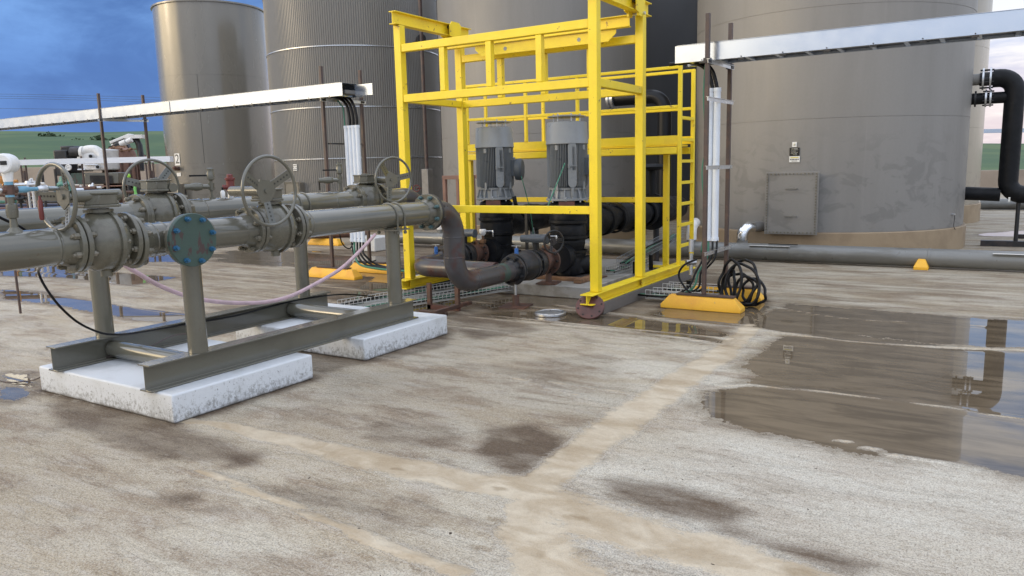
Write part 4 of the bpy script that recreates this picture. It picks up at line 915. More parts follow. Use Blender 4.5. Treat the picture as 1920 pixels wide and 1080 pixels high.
# ------------------------------------------------------------------ pump suction spools
def spool(label, X_, y0, z0, zlow, ylast, group='streaked brown pipe spools feeding the pumps'):
    T = thing('pipe_spool', (X_, y0+.3, zlow), label, 'pipe spool', group)
    path = [(X_, y0+.06, z0)] + bend((X_, y0, z0), (X_, y0+.40, z0), (X_, y0+.40, 0), .26, 12) + bend((X_, y0+.40, z0), (X_, y0+.40, zlow), (X_, 9, zlow), .26, 12) + [(X_, ylast, zlow)]
    b = MB(); b.tube(path, .110, 32)
    b.lathe((X_, y0+.70, zlow), YA, [(-.012,.109),(0,.115),(.012,.109)], 32, cap=False); b.lathe((X_, y0+.735, zlow), YA, [(-.008,.109),(0,.114),(.008,.109)], 32, cap=False)
    b.lathe((X_, y0+.40, z0-.28), (0,0,1), [(-.01,.109),(0,.1145),(.01,.109)], 32, cap=False); b.lathe((X_, y0+.40, zlow+.28), (0,0,1), [(-.01,.109),(0,.1145),(.01,.109)], 32, cap=False)
    b.build('pipe', M['brownpipe'], T, ang=80)
    return T
sp = spool('brown pipe spool with a green patch dropping from the front pipe towards the right pump', XF, 5.935, ZF, .42, 7.48)
flange(5.935, XF, ZF, sp, m_='iron', r=.178, sgn=1, bm='iron')
flange(7.45, XF, .42, sp, m_='iron', r=.178, sgn=-1, bm='iron')
b = MB(); b.cyl((XF, 7.13, .42), (XF, 7.26, .42), .1108, n=32, cap=False); b.build('green_band', M['teal'], sp)
b = MB(); b.cyl((-6.02, 7.20, .42), (-4.765, 7.20, .42), .1095, n=32); b.tube(bend((-5.0, 7.2, .42), (-6.0, 7.2, .42), (-6.0, 9, .42), .2, 10), .110, 28)
T_ = thing('cross_pipe', (-5.3, 7.2, .42), 'brown cross pipe ending in a round elbow behind the front spool', 'pipe spool')
b = MB(); b.tube([(-4.77, 7.3, .42)] + bend((-5.0, 7.3, .42), (-5.98, 7.3, .42), (-5.98, 9, .42), .26, 12) + [(-6.0, 7.9, .42)], .110, 30); b.build('pipe', M['brownpipe'], T_, ang=80)
flange(7.90, -6.0, .42, T_, m_='iron', r=.172, sgn=-1, bm='iron')
b = MB(); b.tube([(XB, 6.85, ZB)] + bend((XB, 6.8, ZB), (XB, 7.18, ZB), (XB, 7.18, .4), .26, 10) + [(XB, 7.18, .97)], .109, 30)
T_ = thing('pipe_spool', (XB, 7.1, .9), 'brown elbow ending the rear pipe, mostly hidden behind the front end flange', 'pipe spool', 'streaked brown pipe spools feeding the pumps'); b.build('pipe', M['brownpipe'], T_, ang=80)
def stem_valve(base, label, parent=None):
    T = thing('blue_valve', tuple(base), label, 'small valve', 'small blue valves on top of the pump pipes'); o = Vector(base)
    b = MB(); b.cyl(o, o+Zv*.03, .022, n=12); b.cyl(o+Zv*.03, o+Zv*.10, .026, .022, n=8); b.build('body', M['blue'], T)
    b = MB(); b.cyl(o+Zv*.10, o+Zv*.125, .008, n=8); b.box(o+Zv*.128, (.11, .02, .008), (1,.2,0)); b.build('lever', M['galv'], T); return T
stem_valve((XF, 7.56, .42+.15), 'small blue valve on the pipe flange in front of the right pump')
stem_valve((-6.0, 7.78, .42+.10), 'small blue valve left of the brown riser, on the left pump line')
def pump_valve(X_, y0, label_c, label_b, wheel=True):
    T = thing('check_valve', (X_, y0, .44), label_c, 'check valve', 'dark check valves on the pump inlets')
    zc = .44
    flange(y0, X_, zc, T, m_='iron', r=.172, sgn=1, bm='iron', weld=False)
    b = MB(); b.lathe((X_, y0+.03, zc), YA, [(0,.12),(.03,.14),(.10,.168),(.20,.178),(.27,.176),(.275,.186),(.31,.186),(.315,.165),(.36,.15),(.40,.13)], 40); b.build('body', M['iron'], T)
    flange(y0+.42, X_, zc, T, m_='iron', r=.172, sgn=-1, bm='iron', weld=False)
    T2_ = thing('butterfly_valve', (X_, y0+.53, zc), label_b, 'butterfly valve', 'geared butterfly valves at the pumps')
    b = MB(); b.lathe((X_, y0+.455, zc), YA, [(0,.16),(.02,.165),(.075,.165),(.09,.16)], 36); b.cyl((X_, y0+.50, zc+.15), (X_, y0+.50, zc+.26), .03, n=14); b.build('body', M['iron'], T2_)
    b = MB(); b.bx(X_-.09, X_+.12, y0+.42, y0+.60, zc+.26, zc+.35); gb = b.build('gearbox', M['motor_d'], T2_, bevel=.01)
    b = MB(); b.cyl((X_-.16, y0+.45, zc+.305), (X_+.20, y0+.45, zc+.305), .045, n=20); b.cyl((X_+.18, y0+.45, zc+.305), (X_+.205, y0+.45, zc+.305), .058, n=20); b.build('gear_tube', M['motor_d'], gb)
    if wheel: handwheel((X_+.30, y0+.42, zc+.28), (.85,-.5,0), .13, T2_, m_='iron', rot=.2, cone=-.02)
    b = MB(); b.lathe((X_, y0+.545, zc), YA, [(0,.17),(.025,.17),(.026,.115),(.24,.115),(.24,.178),(.27,.178)], 36); sn = thing('inlet_spool', (X_, y0+.6, zc), 'rusty short inlet pipe with end flange at the '+('right' if wheel else 'left')+' pump', 'pipe spool', 'rusty inlet pieces at the pumps'); b.build('pipe', M['rust'], sn)
    b = MB()
    for i in range(10):
        a = 2*PI*i/10; q = Vector((X_+math.cos(a)*.15, y0+.545+.24, zc+math.sin(a)*.15)); b.cut().cyl(q-YA*.03, q, .014, n=6)
    b.build_each('bolt', M['iron'], sn)
    return T
pump_valve(XF, 7.50, 'dark round check valve in front of the right pump', 'geared valve with a small handwheel in front of the right pump')
pump_valve(-6.0, 7.93, 'dark round check valve half hidden behind the brown riser, on the left pump line', 'geared valve with a boxy grey gearbox on the left pump line', False)
def pump(X_, Y_, label_p, label_m, tone=0):
    T = thing('pump', (X_, Y_, .2), label_p, 'pump', 'vertical pumps wrapped in black lagging')
    z = .17
    b = MB(); rsx = random.Random(tone); prof = [(0,.19),(.04,.20),(.05,.235),(.20,.245),(.26,.235),(.30,.25),(.33,.245),(.34,.225),(.46,.235),(.49,.225),(.50,.24),(.66,.245),(.69,.232),(.70,.245),(.86,.24),(.90,.23),(.93,.245),(.965,.225),(.985,.20)]
    prof = [(t_, r_*.95*(1+.02*rsx.uniform(-1,1))) for t_, r_ in prof]
    prof = [q_ for a_, b2 in zip(prof, prof[1:]) for q_ in (a_, ((a_[0]+b2[0])/2, (a_[1]+b2[1])/2))] + [prof[-1]]; b.lathe((X_, Y_, z), Zv, prof, 40); lumpy(b, 0, .026, 7.0); b.build('lagged_body', M['lag'], T, ang=60)
    for zz in (.34, .52, .72, .88):
        b = MB(); b.lathe((X_, Y_, z+zz), (.03*rsx.uniform(-1,1), .03, 1), [(-.018,.235),(-.016,.253),(.016,.253),(.018,.235)], 28, cap=False); b.build('strap', M['black'], T)
    b = MB(); b.box((X_+.10, Y_-.215, z+.94), (.20, .06, .10), (1, .35, 0)); b.build('red_label', M['redoxide'], T)
    b = MB(); b.cut().cyl((X_, Y_-.30, .44), (X_, Y_-.1, .44), .19, n=26); b.cut().cyl((X_+.1, Y_, .32), (X_+.26, Y_+.2, .32), .12, n=20); b.cut().cyl((X_, Y_+.1, .84), (X_, Y_+.3, .84), .20, n=20); b.build_each('lagged_nozzle', M['lag'], T)
    b = MB(); b.bx(X_-.22, X_+.26, Y_-.24, Y_+.24, .155, .20); b.build('foot', M['iron'], T, bevel=.01)
    Tm = thing('electric_motor', (X_, Y_, 1.18), label_m, 'motor', 'tall grey electric motors on the pumps')
    zb = 1.165
    b = MB(); b.lathe((X_, Y_, zb), Zv, [(0,.272),(.004,.278),(.026,.278),(.030,.272),(.031,.225),(.06,.222),(.135,.215),(.14,.235),(.165,.238),(.17,.20)], 48)
    b.build('base_bell', M['motor'], Tm)
    b = MB()
    for i in range(16):
        a = 2*PI*i/16; d = Vector((math.cos(a), math.sin(a), 0)); s_ = Vector((-d.y, d.x, 0)); c_ = Vector((X_, Y_, zb))
        b.prism([(.20,.03),(.27,.03),(.236,.142),(.20,.142)], c_-s_*.007, d, Zv, .014)
    b.build('rib', M['motor'], Tm)
    b = MB()
    for i in range(8):
        a = 2*PI*(i+.5)/8; q = Vector((X_+math.cos(a)*.248, Y_+math.sin(a)*.248, zb-.02)); b.cut().cyl(q, q+Zv*.07, .012, n=6)
    b.build_each('bolt', M['galv'], Tm)
    z1 = zb+.17; z2 = z1+.545
    b = MB(); b.lathe((X_, Y_, z1), Zv, [(0,.205),(.02,.222),(.545,.222)], 48); b.build('frame', M['motor_d'], Tm)
    b = MB(); va = math.degrees(math.atan2(-Y_, -X_))
    for i in range(72):
        deg = i*5; 
        if abs((deg-va-14+180) % 360-180) < 14 or abs((deg-va+68+180) % 360-180) < 12: continue
        a = R(deg); d = Vector((math.cos(a), math.sin(a), 0)); s_ = Vector((-d.y, d.x, 0))
        b.prism([(.21, .03), (.245, .0), (.262, .03), (.262, .545), (.21, .545)], Vector((X_, Y_, z1))-s_*.0025, d, Zv, .005)
    b.build('fins', M['motor'], Tm)
    a = R(va+14); d = Vector((math.cos(a), math.sin(a), 0)); s_ = Vector((-d.y, d.x, 0)); c_ = Vector((X_, Y_, z1))
    b = MB(); b.prism([(-.055,.04),(-.03,.0),(.03,.0),(.055,.04),(.055,.53),(.04,.545),(-.04,.545),(-.055,.53)], c_+d*.262, s_, Zv, .012); b.box(c_+d*.27+s_*.022+Zv*.36, (.05, .008, .30), s_, up=Zv); pn = b.build('side_panel', M['motor'], Tm, bevel=.003)
    b = MB(); b.box(c_+d*.285+Zv*.27, (.09, .03, .012), s_, up=Zv); b.box(c_+d*.285-s_*.05+Zv*.27, (.02, .03, .05), s_, up=Zv); b.box(c_+d*.262-Zv*.05, (.03,.02,.12), s_, up=Zv); b.build('lug', M['motor'], pn)
    for dv in (52, -30):
        a2 = R(va+dv); d2 = Vector((math.cos(a2), math.sin(a2), 0)); s2 = Vector((-d2.y, d2.x, 0))
        b = MB(); b.cut().box(c_+d2*.262+Zv*(.50 if dv > 0 else .5), (.04,.02,.06), s2, up=Zv); b.cut().box(c_+d2*.262+Zv*.02, (.03,.02,.10), s2, up=Zv); b.build_each('lug', M['motor'], Tm)
    b = MB(); b.lathe((X_, Y_, z2), Zv, [(0,.20),(0,.270),(.004,.274),(.012,.274),(.016,.271),(.265,.256),(.275,.250),(.28,.236),(.283,.20)], 56); b.build('fan_cover', M['motor'], Tm)
    b = MB(); z3 = z2+.283
    for i in range(6):
        a = 2*PI*i/6+.3; q = Vector((X_+math.cos(a)*.17, Y_+math.sin(a)*.17, z3)); b.cut().cyl(q, q+Zv*.066, .008, n=8); b.cyl(q+Zv*.080, q+Zv*.098, .011, n=6)
    b.build_each('standoff', M['galv'], Tm)
    b = MB(); b.lathe((X_, Y_, z3+.056), Zv, [(0,.246),(.002,.248),(.012,.248),(.024,.18),(.030,.05)], 56); b.build('rain_cap', M['motor'], Tm)
    a = R(va+76); d = Vector((math.cos(a), math.sin(a), 0)); dd = (d + Vector((math.cos(R(va)), math.sin(R(va)), 0))*.35).normalized() 
    b = MB(); q = c_+d*.24+Zv*.26; b.box(q+d*.05, (.14, .16, .22), d); b.lathe(q+d*.06-Zv*.02, d, [(0,.145),(.05,.150),(.075,.150),(.10,.13),(.11,.05)], 32); b.build('junction_box', M['motor_d'], Tm, bevel=.006)
    a = R(va+92); d = Vector((math.cos(a), math.sin(a), 0)); b = MB(); b.box(c_+d*.27+Zv*.28, (.03, .10, .26), d); b.build('lug_plate', M['motor'], Tm, bevel=.006)
    return T
pump(XF, 8.86, 'black lagged vertical pump, right of the pair', 'tall grey motor on the right pump, green wire hanging from its front')
pump(-5.92, 9.10, 'black lagged vertical pump, left of the pair', 'tall grey motor on the left pump, round junction box showing on its right side', 3)
cable('green_wire', [px(1059, 306, -4.42), px(1050, 330, -4.41), px(1040, 355, -4.4), px(1033, 372, -4.4), px(1028, 385, -4.42), px(1026, 393, -4.45), px(1031, 398, -4.5)], .0075, 'green', 'green earth wire hanging from the right motor', 'wire')
cable('green_wire', [px(974, 318, -5.55), px(980, 340, -5.5), px(988, 370, -5.5), px(995, 400, -5.5), px(1000, 440, -5.5)], .006, 'green', 'green earth wire hanging from the left motor', 'wire')
cable('motor_lead', [px(964, 368, -5.62), px(968, 385, -5.6), px(980, 400, -5.6), px(990, 415, -5.6), px(997, 432, -5.6), px(1003, 462, -5.6), px(1008, 500, -5.6)], .028, 'black', 'thick black power lead dropping from the left motor', 'cable', n=12)
b = MB(); b.cyl(px(997, 428, -5.6), px(1006, 480, -5.6), .036, n=16); tag(b.build('conduit_sleeve', M['motor'], None), 'grey conduit sleeve round the thick lead between the two pumps', 'conduit')
b = MB(); q = px(986, 395, -5.45); b.bx(q.x-.02, q.x+.02, q.y-.003, q.y+.02, .2, q.z); st_ = tag(b.build('strut_channel', M['iron'], None), 'thin perforated strut standing between the two pumps', 'strut')
# two small instruments by the pumps
for (a, c_, X_, lb) in ((905, 436, -5.9, 'little white instrument head on brass fittings beside the left pump'), (1022, 446, -4.72, 'little white instrument head behind the small handwheel at the right pump')):
    o = px(a, c_, X_); T_ = thing('instrument', tuple(o), lb, 'instrument', 'white instrument heads at the pumps')
    b = MB(); b.lathe(o-Zv*.045, Zv, [(0,.02),(.03,.045),(.075,.05),(.09,.045)], 18); b.build('head', M['white'], T_)
    b = MB(); b.cyl(o-Zv*.14, o-Zv*.045, .016, n=10); b.box(o-Zv*.12, (.06,.06,.05)); b.build('fitting', M['wood'], T_)
    b = MB(); b.cyl(o+Zv*.02, o+Zv*.02+Vector((.13,.06,0)), .006, n=8); b.lathe(o+Vector((.13,.06,-.06)), Zv, [(0,.006),(.02,.012),(.05,.010),(.07,.014),(.09,.006)], 10); b.build('tubing', M['galv'], T_)

# pads, pallet, supports
b = MB(); b.bx(-6.75, -4.02, 8.19, 10.9, 0, .15); tag(b.build('pump_pad', M['conc'], None, bevel=.012), 'wide grey concrete pad under the two pumps', 'concrete pad')
plt = thing('timber_pallet', (-4.4, 8.8, .15), 'scrap of old timber wedged under the foot of the right pump', 'timber')
b = MB(); b.bx(-4.98, -4.36, 8.55, 8.63, .152, .20); b.build('plank', M['wood'], plt, bevel=.004); b = MB(); b.bx(-4.34, -4.24, 8.40, 8.95, .152, .205); b.build('plank', M['wood'], plt, bevel=.004); b = MB(); b.bx(-4.95, -4.2, 8.66, 9.1, .152, .168); b.build('board', M['rust'], plt)
def support(X_, Y_, z0, z1, label, plate_=.16, rot=.2):
    T = thing('pipe_support', (X_, Y_, z0), label, 'pipe support', 'rusty pedestal supports under the pump pipes')
    b = MB(); b.box((X_, Y_, z0+.008), (plate_*2, plate_*2, .016), (math.cos(rot), math.sin(rot), 0)); b.build('base_plate', M['rust'], T)
    b = MB(); b.cyl((X_, Y_, z0+.016), (X_, Y_, z0+.13), .040, n=20); b.cyl((X_, Y_, z0+.13), (X_, Y_, z0+.14), .046, n=20); b.build('sleeve', M['rust'], T)
    b = MB(); b.cyl((X_, Y_, z0+.14), (X_, Y_, z1), .014, n=10); b.build('threaded_rod', M['galv'], T); return T
support(-4.60, 7.44, 0, .27, 'rusty adjustable support on a square plate below the right check valve')
support(XF+.01, 8.30, .15, .32, 'rusty support standing on the pump pad below the inlet flange', .13)
hs = thing('pipe_stand', (-4.96, 6.8, 0), 'rusty H shaped stand on the slab beside the far concrete block', 'pipe stand')
q = gz(862, 584); b = MB(); b.bx(q.x-.35, q.x+.02, q.y-.30, q.y-.25, .0, .04) ; b.bx(q.x-.05, q.x, q.y-.45, q.y+.25, .04, .08); b.build('foot', M['rust'], hs, bevel=.003)
b = MB(); b.cut().bx(q.x-.05, q.x, q.y-.02, q.y+.02, .08, .34); b.cut().bx(q.x-.45, q.x-.40, q.y-.02, q.y+.02, .0, .3); b.build_each('post', M['rust'], hs); b = MB(); b.bx(q.x-.45, q.x, q.y-.02, q.y+.02, .0, .05); b.build('bar', M['redoxide'], hs)
# loose blind flange leaning at the frame and round lid on the ground
bfn = thing('blind_flange', tuple(gz(1108, 590)), 'loose red-brown blind flange leaning against the frame corner', 'blind flange')
o = gz(1106, 574, .125); ax = (Vector((.25,-.75,.75))).normalized()
b = MB(); b.lathe(o, ax, [(-.028,.15),(-.025,.154),(-.003,.154),(0,.15)], 48); d_ = b.build('disc', M['redoxide'], bfn)
b = MB(); _, u, v = frame(ax)
for i in range(8): a = 2*PI*(i+.3)/8; q = o+(u*math.cos(a)+v*math.sin(a))*.126; b.cut().cyl(q-ax*.001, q+ax*.0015, .011, n=12)
b.build_each('bolt_hole', M['hole'], d_)
b = MB(); b.cyl(o-ax*.03, o-ax*.14-Vector((0,0,.0)), .105, n=30); b.build('hub', M['iron'], bfn)
o = gz(1032, 590); b = MB(); b.lathe(o, Zv, [(0,.165),(.006,.172),(.026,.172),(.032,.165),(.034,.145),(.030,.14),(.030,.02)], 48); tag(b.build('round_lid', M['galv'], None), 'round dull metal lid lying on the wet slab by the frame corner', 'lid')
# ------------------------------------------------------------------ yellow crane frame over the pumps
XL, XN, Y0, Y1 = -6.15, -3.56, 7.42, 8.66
ZT = 3.32; H_ = .05
fr = thing('crane_frame', (-4.85, 8.0, 0), 'yellow square-tube crane frame standing over the two pump motors', 'crane frame')
def sq(p0, p1, parent, name='rail', s_=.1, m_='yellow', up=(0,0,1), s2=None):
    p0 = Vector(p0); p1 = Vector(p1); b = MB(); b.box((p0+p1)/2, ((p1-p0).length, s_, s2 or s_), p1-p0, up=up if abs((p1-p0).normalized().z) < .9 else (1,0,0)); return b.build(name, M[m_], parent, bevel=.006)
for (x, y, zb_) in ((XL, Y0, .25), (XN, Y0, .25), (XL, Y1, .25), (XN, Y1, .25)): sq((x, y, zb_), (x, y, ZT), fr, 'post')
hz = .046
for y in (Y0, Y1):
    for z in (3.05, 2.46): sq((XL+.052, y, z), (XN-.052, y, z), fr, 'rail', .08, s2=.092)
    for k in (1, 2, 3):
        x = XL + (XN-XL)*k/4 + (0, -.0, .0, -.0)[k]; sq((x, y, 2.508), (x, y, 3.002), fr, 'upright', .075)
sq((XL+.052, Y0, 1.13), (XN-.052, Y0, 1.13), fr, 'rail', .07, s2=.085)
for x in (XL, XN): sq((x, Y0+.052, 2.46), (x, Y1-.052, 2.46), fr, 'tie', .08, s2=.085)
for x in (XL, XN):
    b = MB(); b.ibeam((x, Y0-.12, ZT+.002), (x, Y1+.22, ZT+.002), .15, .10, .010, .008); b.build('runway_beam', M['yellow'], fr, bevel=.002)
    y_a = 7.18 if x == XN else 7.25
    b = MB(); b.ibeam((x, y_a, .135), (x, 10.35 if x == XN else 9.6, .135), .112, .15, .012, .010); b.build('base_beam', M['yellow'], fr, bevel=.002)
    for yy in (Y0, Y1):
        b = MB()
        for s_ in (-1, 1): b.bx(x+s_*.040-.004, x+s_*.040+.004, yy-.05, yy+.05, .150, .232)
        b.build('stiffener', M['yellow'], fr)
for x, lb in ((XL, 'dark timber sleeper under the left base beam of the yellow frame'), (XN, 'grey concrete sleeper under the right base beam of the yellow frame')):
    b = MB(); b.bx(x-.10, x+.09, 7.42, 10.3 if x == XN else 9.5, 0, .132); tag(b.build('sleeper', M['steelweather' if x == XN else 'iron'], None, bevel=.006), lb, 'sleeper')
# lifting beam slung under the runway beams, with end clamps
cb = thing('bridge_beam', (-4.85, 8.45, 3.2), 'yellow bridge beam with a two-hole lifting plate, hung across the top of the frame', 'hoist beam')
YBm = 8.48
b = MB(); b.ibeam((XL-.10, YBm, 3.165), (XN-.06, YBm, 3.165), .13, .09, .010, .008); b.build('beam', M['yellow'], cb, bevel=.002)
zl = 3.155; b = MB(); b.prism([(0,-.0),(1.98,-.0),(1.98,-.04),(1.88,-.125),(.10,-.125),(0,-.04)], (-5.92+.15, YBm-.006, zl), (1,0,0), (0,0,1), -.012); lp = b.build('lifting_plate', M['yellow'], cb)
b = MB()
for xx in (-5.77+.46, -5.77+1.50): b.cut().cyl((xx, YBm-.009, zl-.065), (xx, YBm+.016, zl-.065), .024, n=18)
b.build_each('lifting_eye', M['motor'], lp)
for x, lb in ((XL, 'yellow beam clamp with rollers on the left runway beam'), (XN, 'yellow beam clamp with a bolt on the right runway beam')):
    T_ = thing('beam_clamp', (x, YBm, 3.4), lb, 'beam clamp', 'yellow trolley clamps on the runway beams')
    for s_ in (-1, 1):
        b = MB(); b.prism([(-.10,-.03),(-.13,-.02),(-.13,.10),(-.08,.16),(.08,.16),(.13,.12),(.12,-.02),(.06,-.05)], (x+s_*.066, YBm, ZT+.02), (0,1,0), (0,0,1), .010*s_); b.build('side_plate', M['yellow'], T_)
        b = MB(); b.bx(x+s_*.055-.008 if s_ > 0 else x-.075, x+.075 if s_ > 0 else x-.047, YBm-.05, YBm+.05, 3.27, 3.335); b.build('hanger', M['yellow'], T_)
    b = MB(); b.cyl((x-.10, YBm+.07, ZT-.01), (x+.10, YBm+.07, ZT-.01), .018, n=14); b.build('pin', M['galv'], T_)
    b = MB()
    for yy in (-.07, 0, .07): b.cut().cyl((x-.062, YBm+yy, ZT+.115), (x+.062, YBm+yy, ZT+.115), .022, n=14)
    b.build_each('roller', M['iron'], T_)
# access platform behind the pumps
pf = thing('access_platform', (-5.2, 10.1, 0), 'yellow access platform with handrails and a ladder behind the pumps', 'platform')
XA = -3.50; YA0, YA1 = 9.86, 10.38; XW = -6.95
pst = lambda x, y, z0, z1, s_=.045, nm='rail_post': sq((x, y, z0), (x, y, z1), pf, nm, s_)
for y in (YA0, YA1): sq((XA, y, .25 if y < 10 else .33), (XA, y, 2.86), pf, 'ladder_stile', .05)
for i in range(7):
    z = .50+.283*i; b = MB(); b.box((XA, (YA0+YA1)/2, z), (.045, YA1-YA0-.052, .040)); b.build('rung', M['yellow'], pf, bevel=.003)
sq((XA, YA0-.02, .25), (XA, YA0-.45, .25), pf, 'foot_plate', .10, s2=.012)
for y in (YA0, YA1):
    for z in (2.84, 2.34): sq((XW, y, z), (XA-.027, y, z), pf, 'handrail', .04)
    for x in (-6.9, -5.85, -5.0): pst(x, y, 1.97, 2.818)
    b = MB(); b.bx(XW, XA-.03, y-.006, y+.006, 1.865, 1.970); b.build('toe_board', M['yellow'], pf)
    sq((XW, y, 1.775), (XA-.028, y, 1.775), pf, 'deck_beam', .06, s2=.09)
b = MB(); b.bx(XW, XA-.06, YA0+.035, YA1-.035, 1.83, 1.855); b.build('deck', M['yellow'], pf)
for (x, y) in ((-3.86, 10.34), (-6.9, 10.34), (-6.9, 9.9)): sq((x, y, .16), (x, y, 1.728), pf, 'leg', .075)
b = MB(); b.bx(-4.1, -3.45, 10.26, 10.42, .14, .158); b.build('foot_plate', M['yellow'], pf)
sq((XW, 10.36, 1.10), (-3.90, 10.36, 1.10), pf, 'lower_rail', .05, s2=.075)
sq((XW, YA0, 2.84), (XW, YA1, 2.84), pf, 'handrail', .04); 

# discharge pipe in black lagging and what sits on it
ds = thing('discharge_pipe', (XF, 10.4, .84), 'thick black lagged discharge pipe running back from the right pump', 'lagged pipe')
rsx = random.Random(5); prof = []; t_ = 0
while t_ < 3.9: prof.append((t_, .19*(1+.09*rsx.uniform(-1,1)))); t_ += .09
b = MB(); b.lathe((XF, 9.10, .84), (0,1,.0), prof, 34); lumpy(b, 0, .035, 4.0); b.build('pipe', M['lag'], ds, ang=60)
for yy in (9.35, 9.9, 10.3, 10.9, 11.5):
    b = MB(); b.lathe((XF, yy, .84), (.03,1,.05), [(-.05,.20),(-.045,.225),(.045,.225),(.05,.20)], 26, cap=False); b.build('wrap', M['lag'], ds)
b = MB(); b.cyl((XF, 12.0, .84), (XF, 12.0, .0), .05, n=12); b.cyl((XF, 9.75, .7), (XF, 9.75, .15), .05, n=12); b.build('support_leg', M['iron'], ds)
b = MB(); b.lathe((XF, 11.75, .84), YA, [(0,.2),(.0,.30),(.07,.30),(.07,.2)], 28); b.cyl((XF, 11.8, 1.1), (XF, 11.8, 1.5), .06, n=12); b.lathe((XF,11.8,1.5), Zv, [(0,.05),(.02,.22),(.06,.24),(.10,.20),(.11,.05)], 24); b.build('lagged_valve', M['lag'], ds)
an = thing('actuator', (XF, 10.7, 1.1), 'light blue cylinder with a white end, lying on the black lagged pipe', 'actuator')
o = px(1150, 407, -4.62); e_ = px(1182, 404, -4.62); b = MB(); b.cyl(o, e_, .072, n=24); b.build('cylinder', M['ltblue'], an); b = MB(); dd = (e_-o).normalized(); b.cyl(e_, e_+dd*.025, .085, n=24); b.build('end_cap', M['white'], an); b = MB(); b.cyl(o+dd*.1, o+dd*.1-Zv*.14, .02, n=8); b.cyl(o+dd*.2, o+dd*.2-Zv*.14, .02, n=8); b.build('legs', M['iron'], an)
dn = thing('bent_duct', tuple(px(1190, 400, -4.6)), 'pinkish brown bent elbow with a white ring above the black lagged pipe', 'elbow')
b = MB(); b.tube(smooth_path([px(1188, 380, -4.6), px(1186, 392, -4.6), px(1190, 404, -4.6), px(1198, 412, -4.6)], 5), .075, 18); b.build('elbow', M['pinkwood'], dn); o = px(1197, 410, -4.6); b = MB(); b.torus(o, (.5,.6,-.6), .075, .014, 30, 8); b.build('ring', M['white'], dn)
ds2 = thing('discharge_pipe', (-5.92, 10.6, .84), 'black lagged discharge pipe running back from the left pump', 'lagged pipe')
b = MB(); b.lathe((-5.92, 9.35, .84), (0,1,0), [(a_*.9, r_) for a_, r_ in prof], 30); lumpy(b, 0, .03); b.build('pipe', M['lag'], ds2, ang=60); b = MB(); b.cyl((-5.92, 10.2, .7), (-5.92, 10.2, .15), .05, n=10); b.build('support_leg', M['iron'], ds2)
# reddish framing standing by the middle tank
wf = thing('open_frame', (-8.85, 12.4, 0), 'reddish brown open frame standing by the middle tank behind the left pump', 'frame')
for y in (12.3, 12.75):
    for x in (-9.20, -8.52): sq((x, y, 0), (x, y, 1.40), wf, 'post', .07, 'pinkwood')
    sq((-9.24, y, 1.44), (-8.48, y, 1.44), wf, 'top_rail', .075, 'pinkwood')

# ------------------------------------------------------------------ cable racks and trays
def rack(x, x2, y1, y2, label, brz=(2.66, 2.27, 1.55), zb_=.15, low=None, plates=True):
    T = thing('cable_rack', (x, (y1+y2)/2, zb_), label, 'cable rack', 'brown posts carrying the cable tray')
    for (xx, yy) in ((x, y1), (x2, y2)):
        b = MB(); b.bx(xx-.022, xx+.022, yy-.022, yy+.022, zb_+.022, 3.14); b.build('post', M['postbrown'], T, bevel=.003)
        b = MB(); b.bx(xx-.30, xx+.34, yy-.05, yy+.05, zb_+.003, zb_+.02); b.build('base_strip', M['postbrown'], T)
    a = Vector((x2-x, y2-y1, 0)).normalized(); L = math.hypot(x2-x, y2-y1)
    for i, z in enumerate(brz):
        c_ = Vector(((x+x2)/2, (y1+y2)/2, z)) + Vector((-a.y, a.x, 0))*(-.026 if z > 1 else -.026)
        b = MB(); b.box(c_, (L+.12, .004, .042), a); b.box(c_+Zv*.019, (L+.12, .03, .004), a)
        b.mat(1)
        for k in range(int(L/.05)): b.box(c_+a*(-L/2+.03+.05*k)-Vector((-a.y, a.x, 0))*-.0025, (.028, .004, .012), a)
        b.build('strut', [M['galv'], M['hole']], T)
    for (xx, yy) in ((x, y1), (x2, y2)):
        b = MB(); b.bx(xx-.035, xx+.035, yy-.035, yy+.035, 2.64, 2.69); b.build('clamp', M['iron'], T)
    return T
rack(-2.60, -2.57, 8.15, 8.87, 'right cable rack, two brown posts on wheel stops with hoses coiled at their feet', brz=(2.655, 2.27, 1.55, .62))
rack(-8.45, -8.35, 8.37, 9.09, 'middle cable rack, two brown posts behind the olive pipes', brz=(2.655,))
rack(-14.1, -13.85, 8.30, 9.02, 'left cable rack, two thin brown posts against the blue sky', brz=(2.655,))
rack(3.2, 3.23, 8.15, 8.87, 'cable rack beyond the right edge', brz=(2.655,)) if False else None
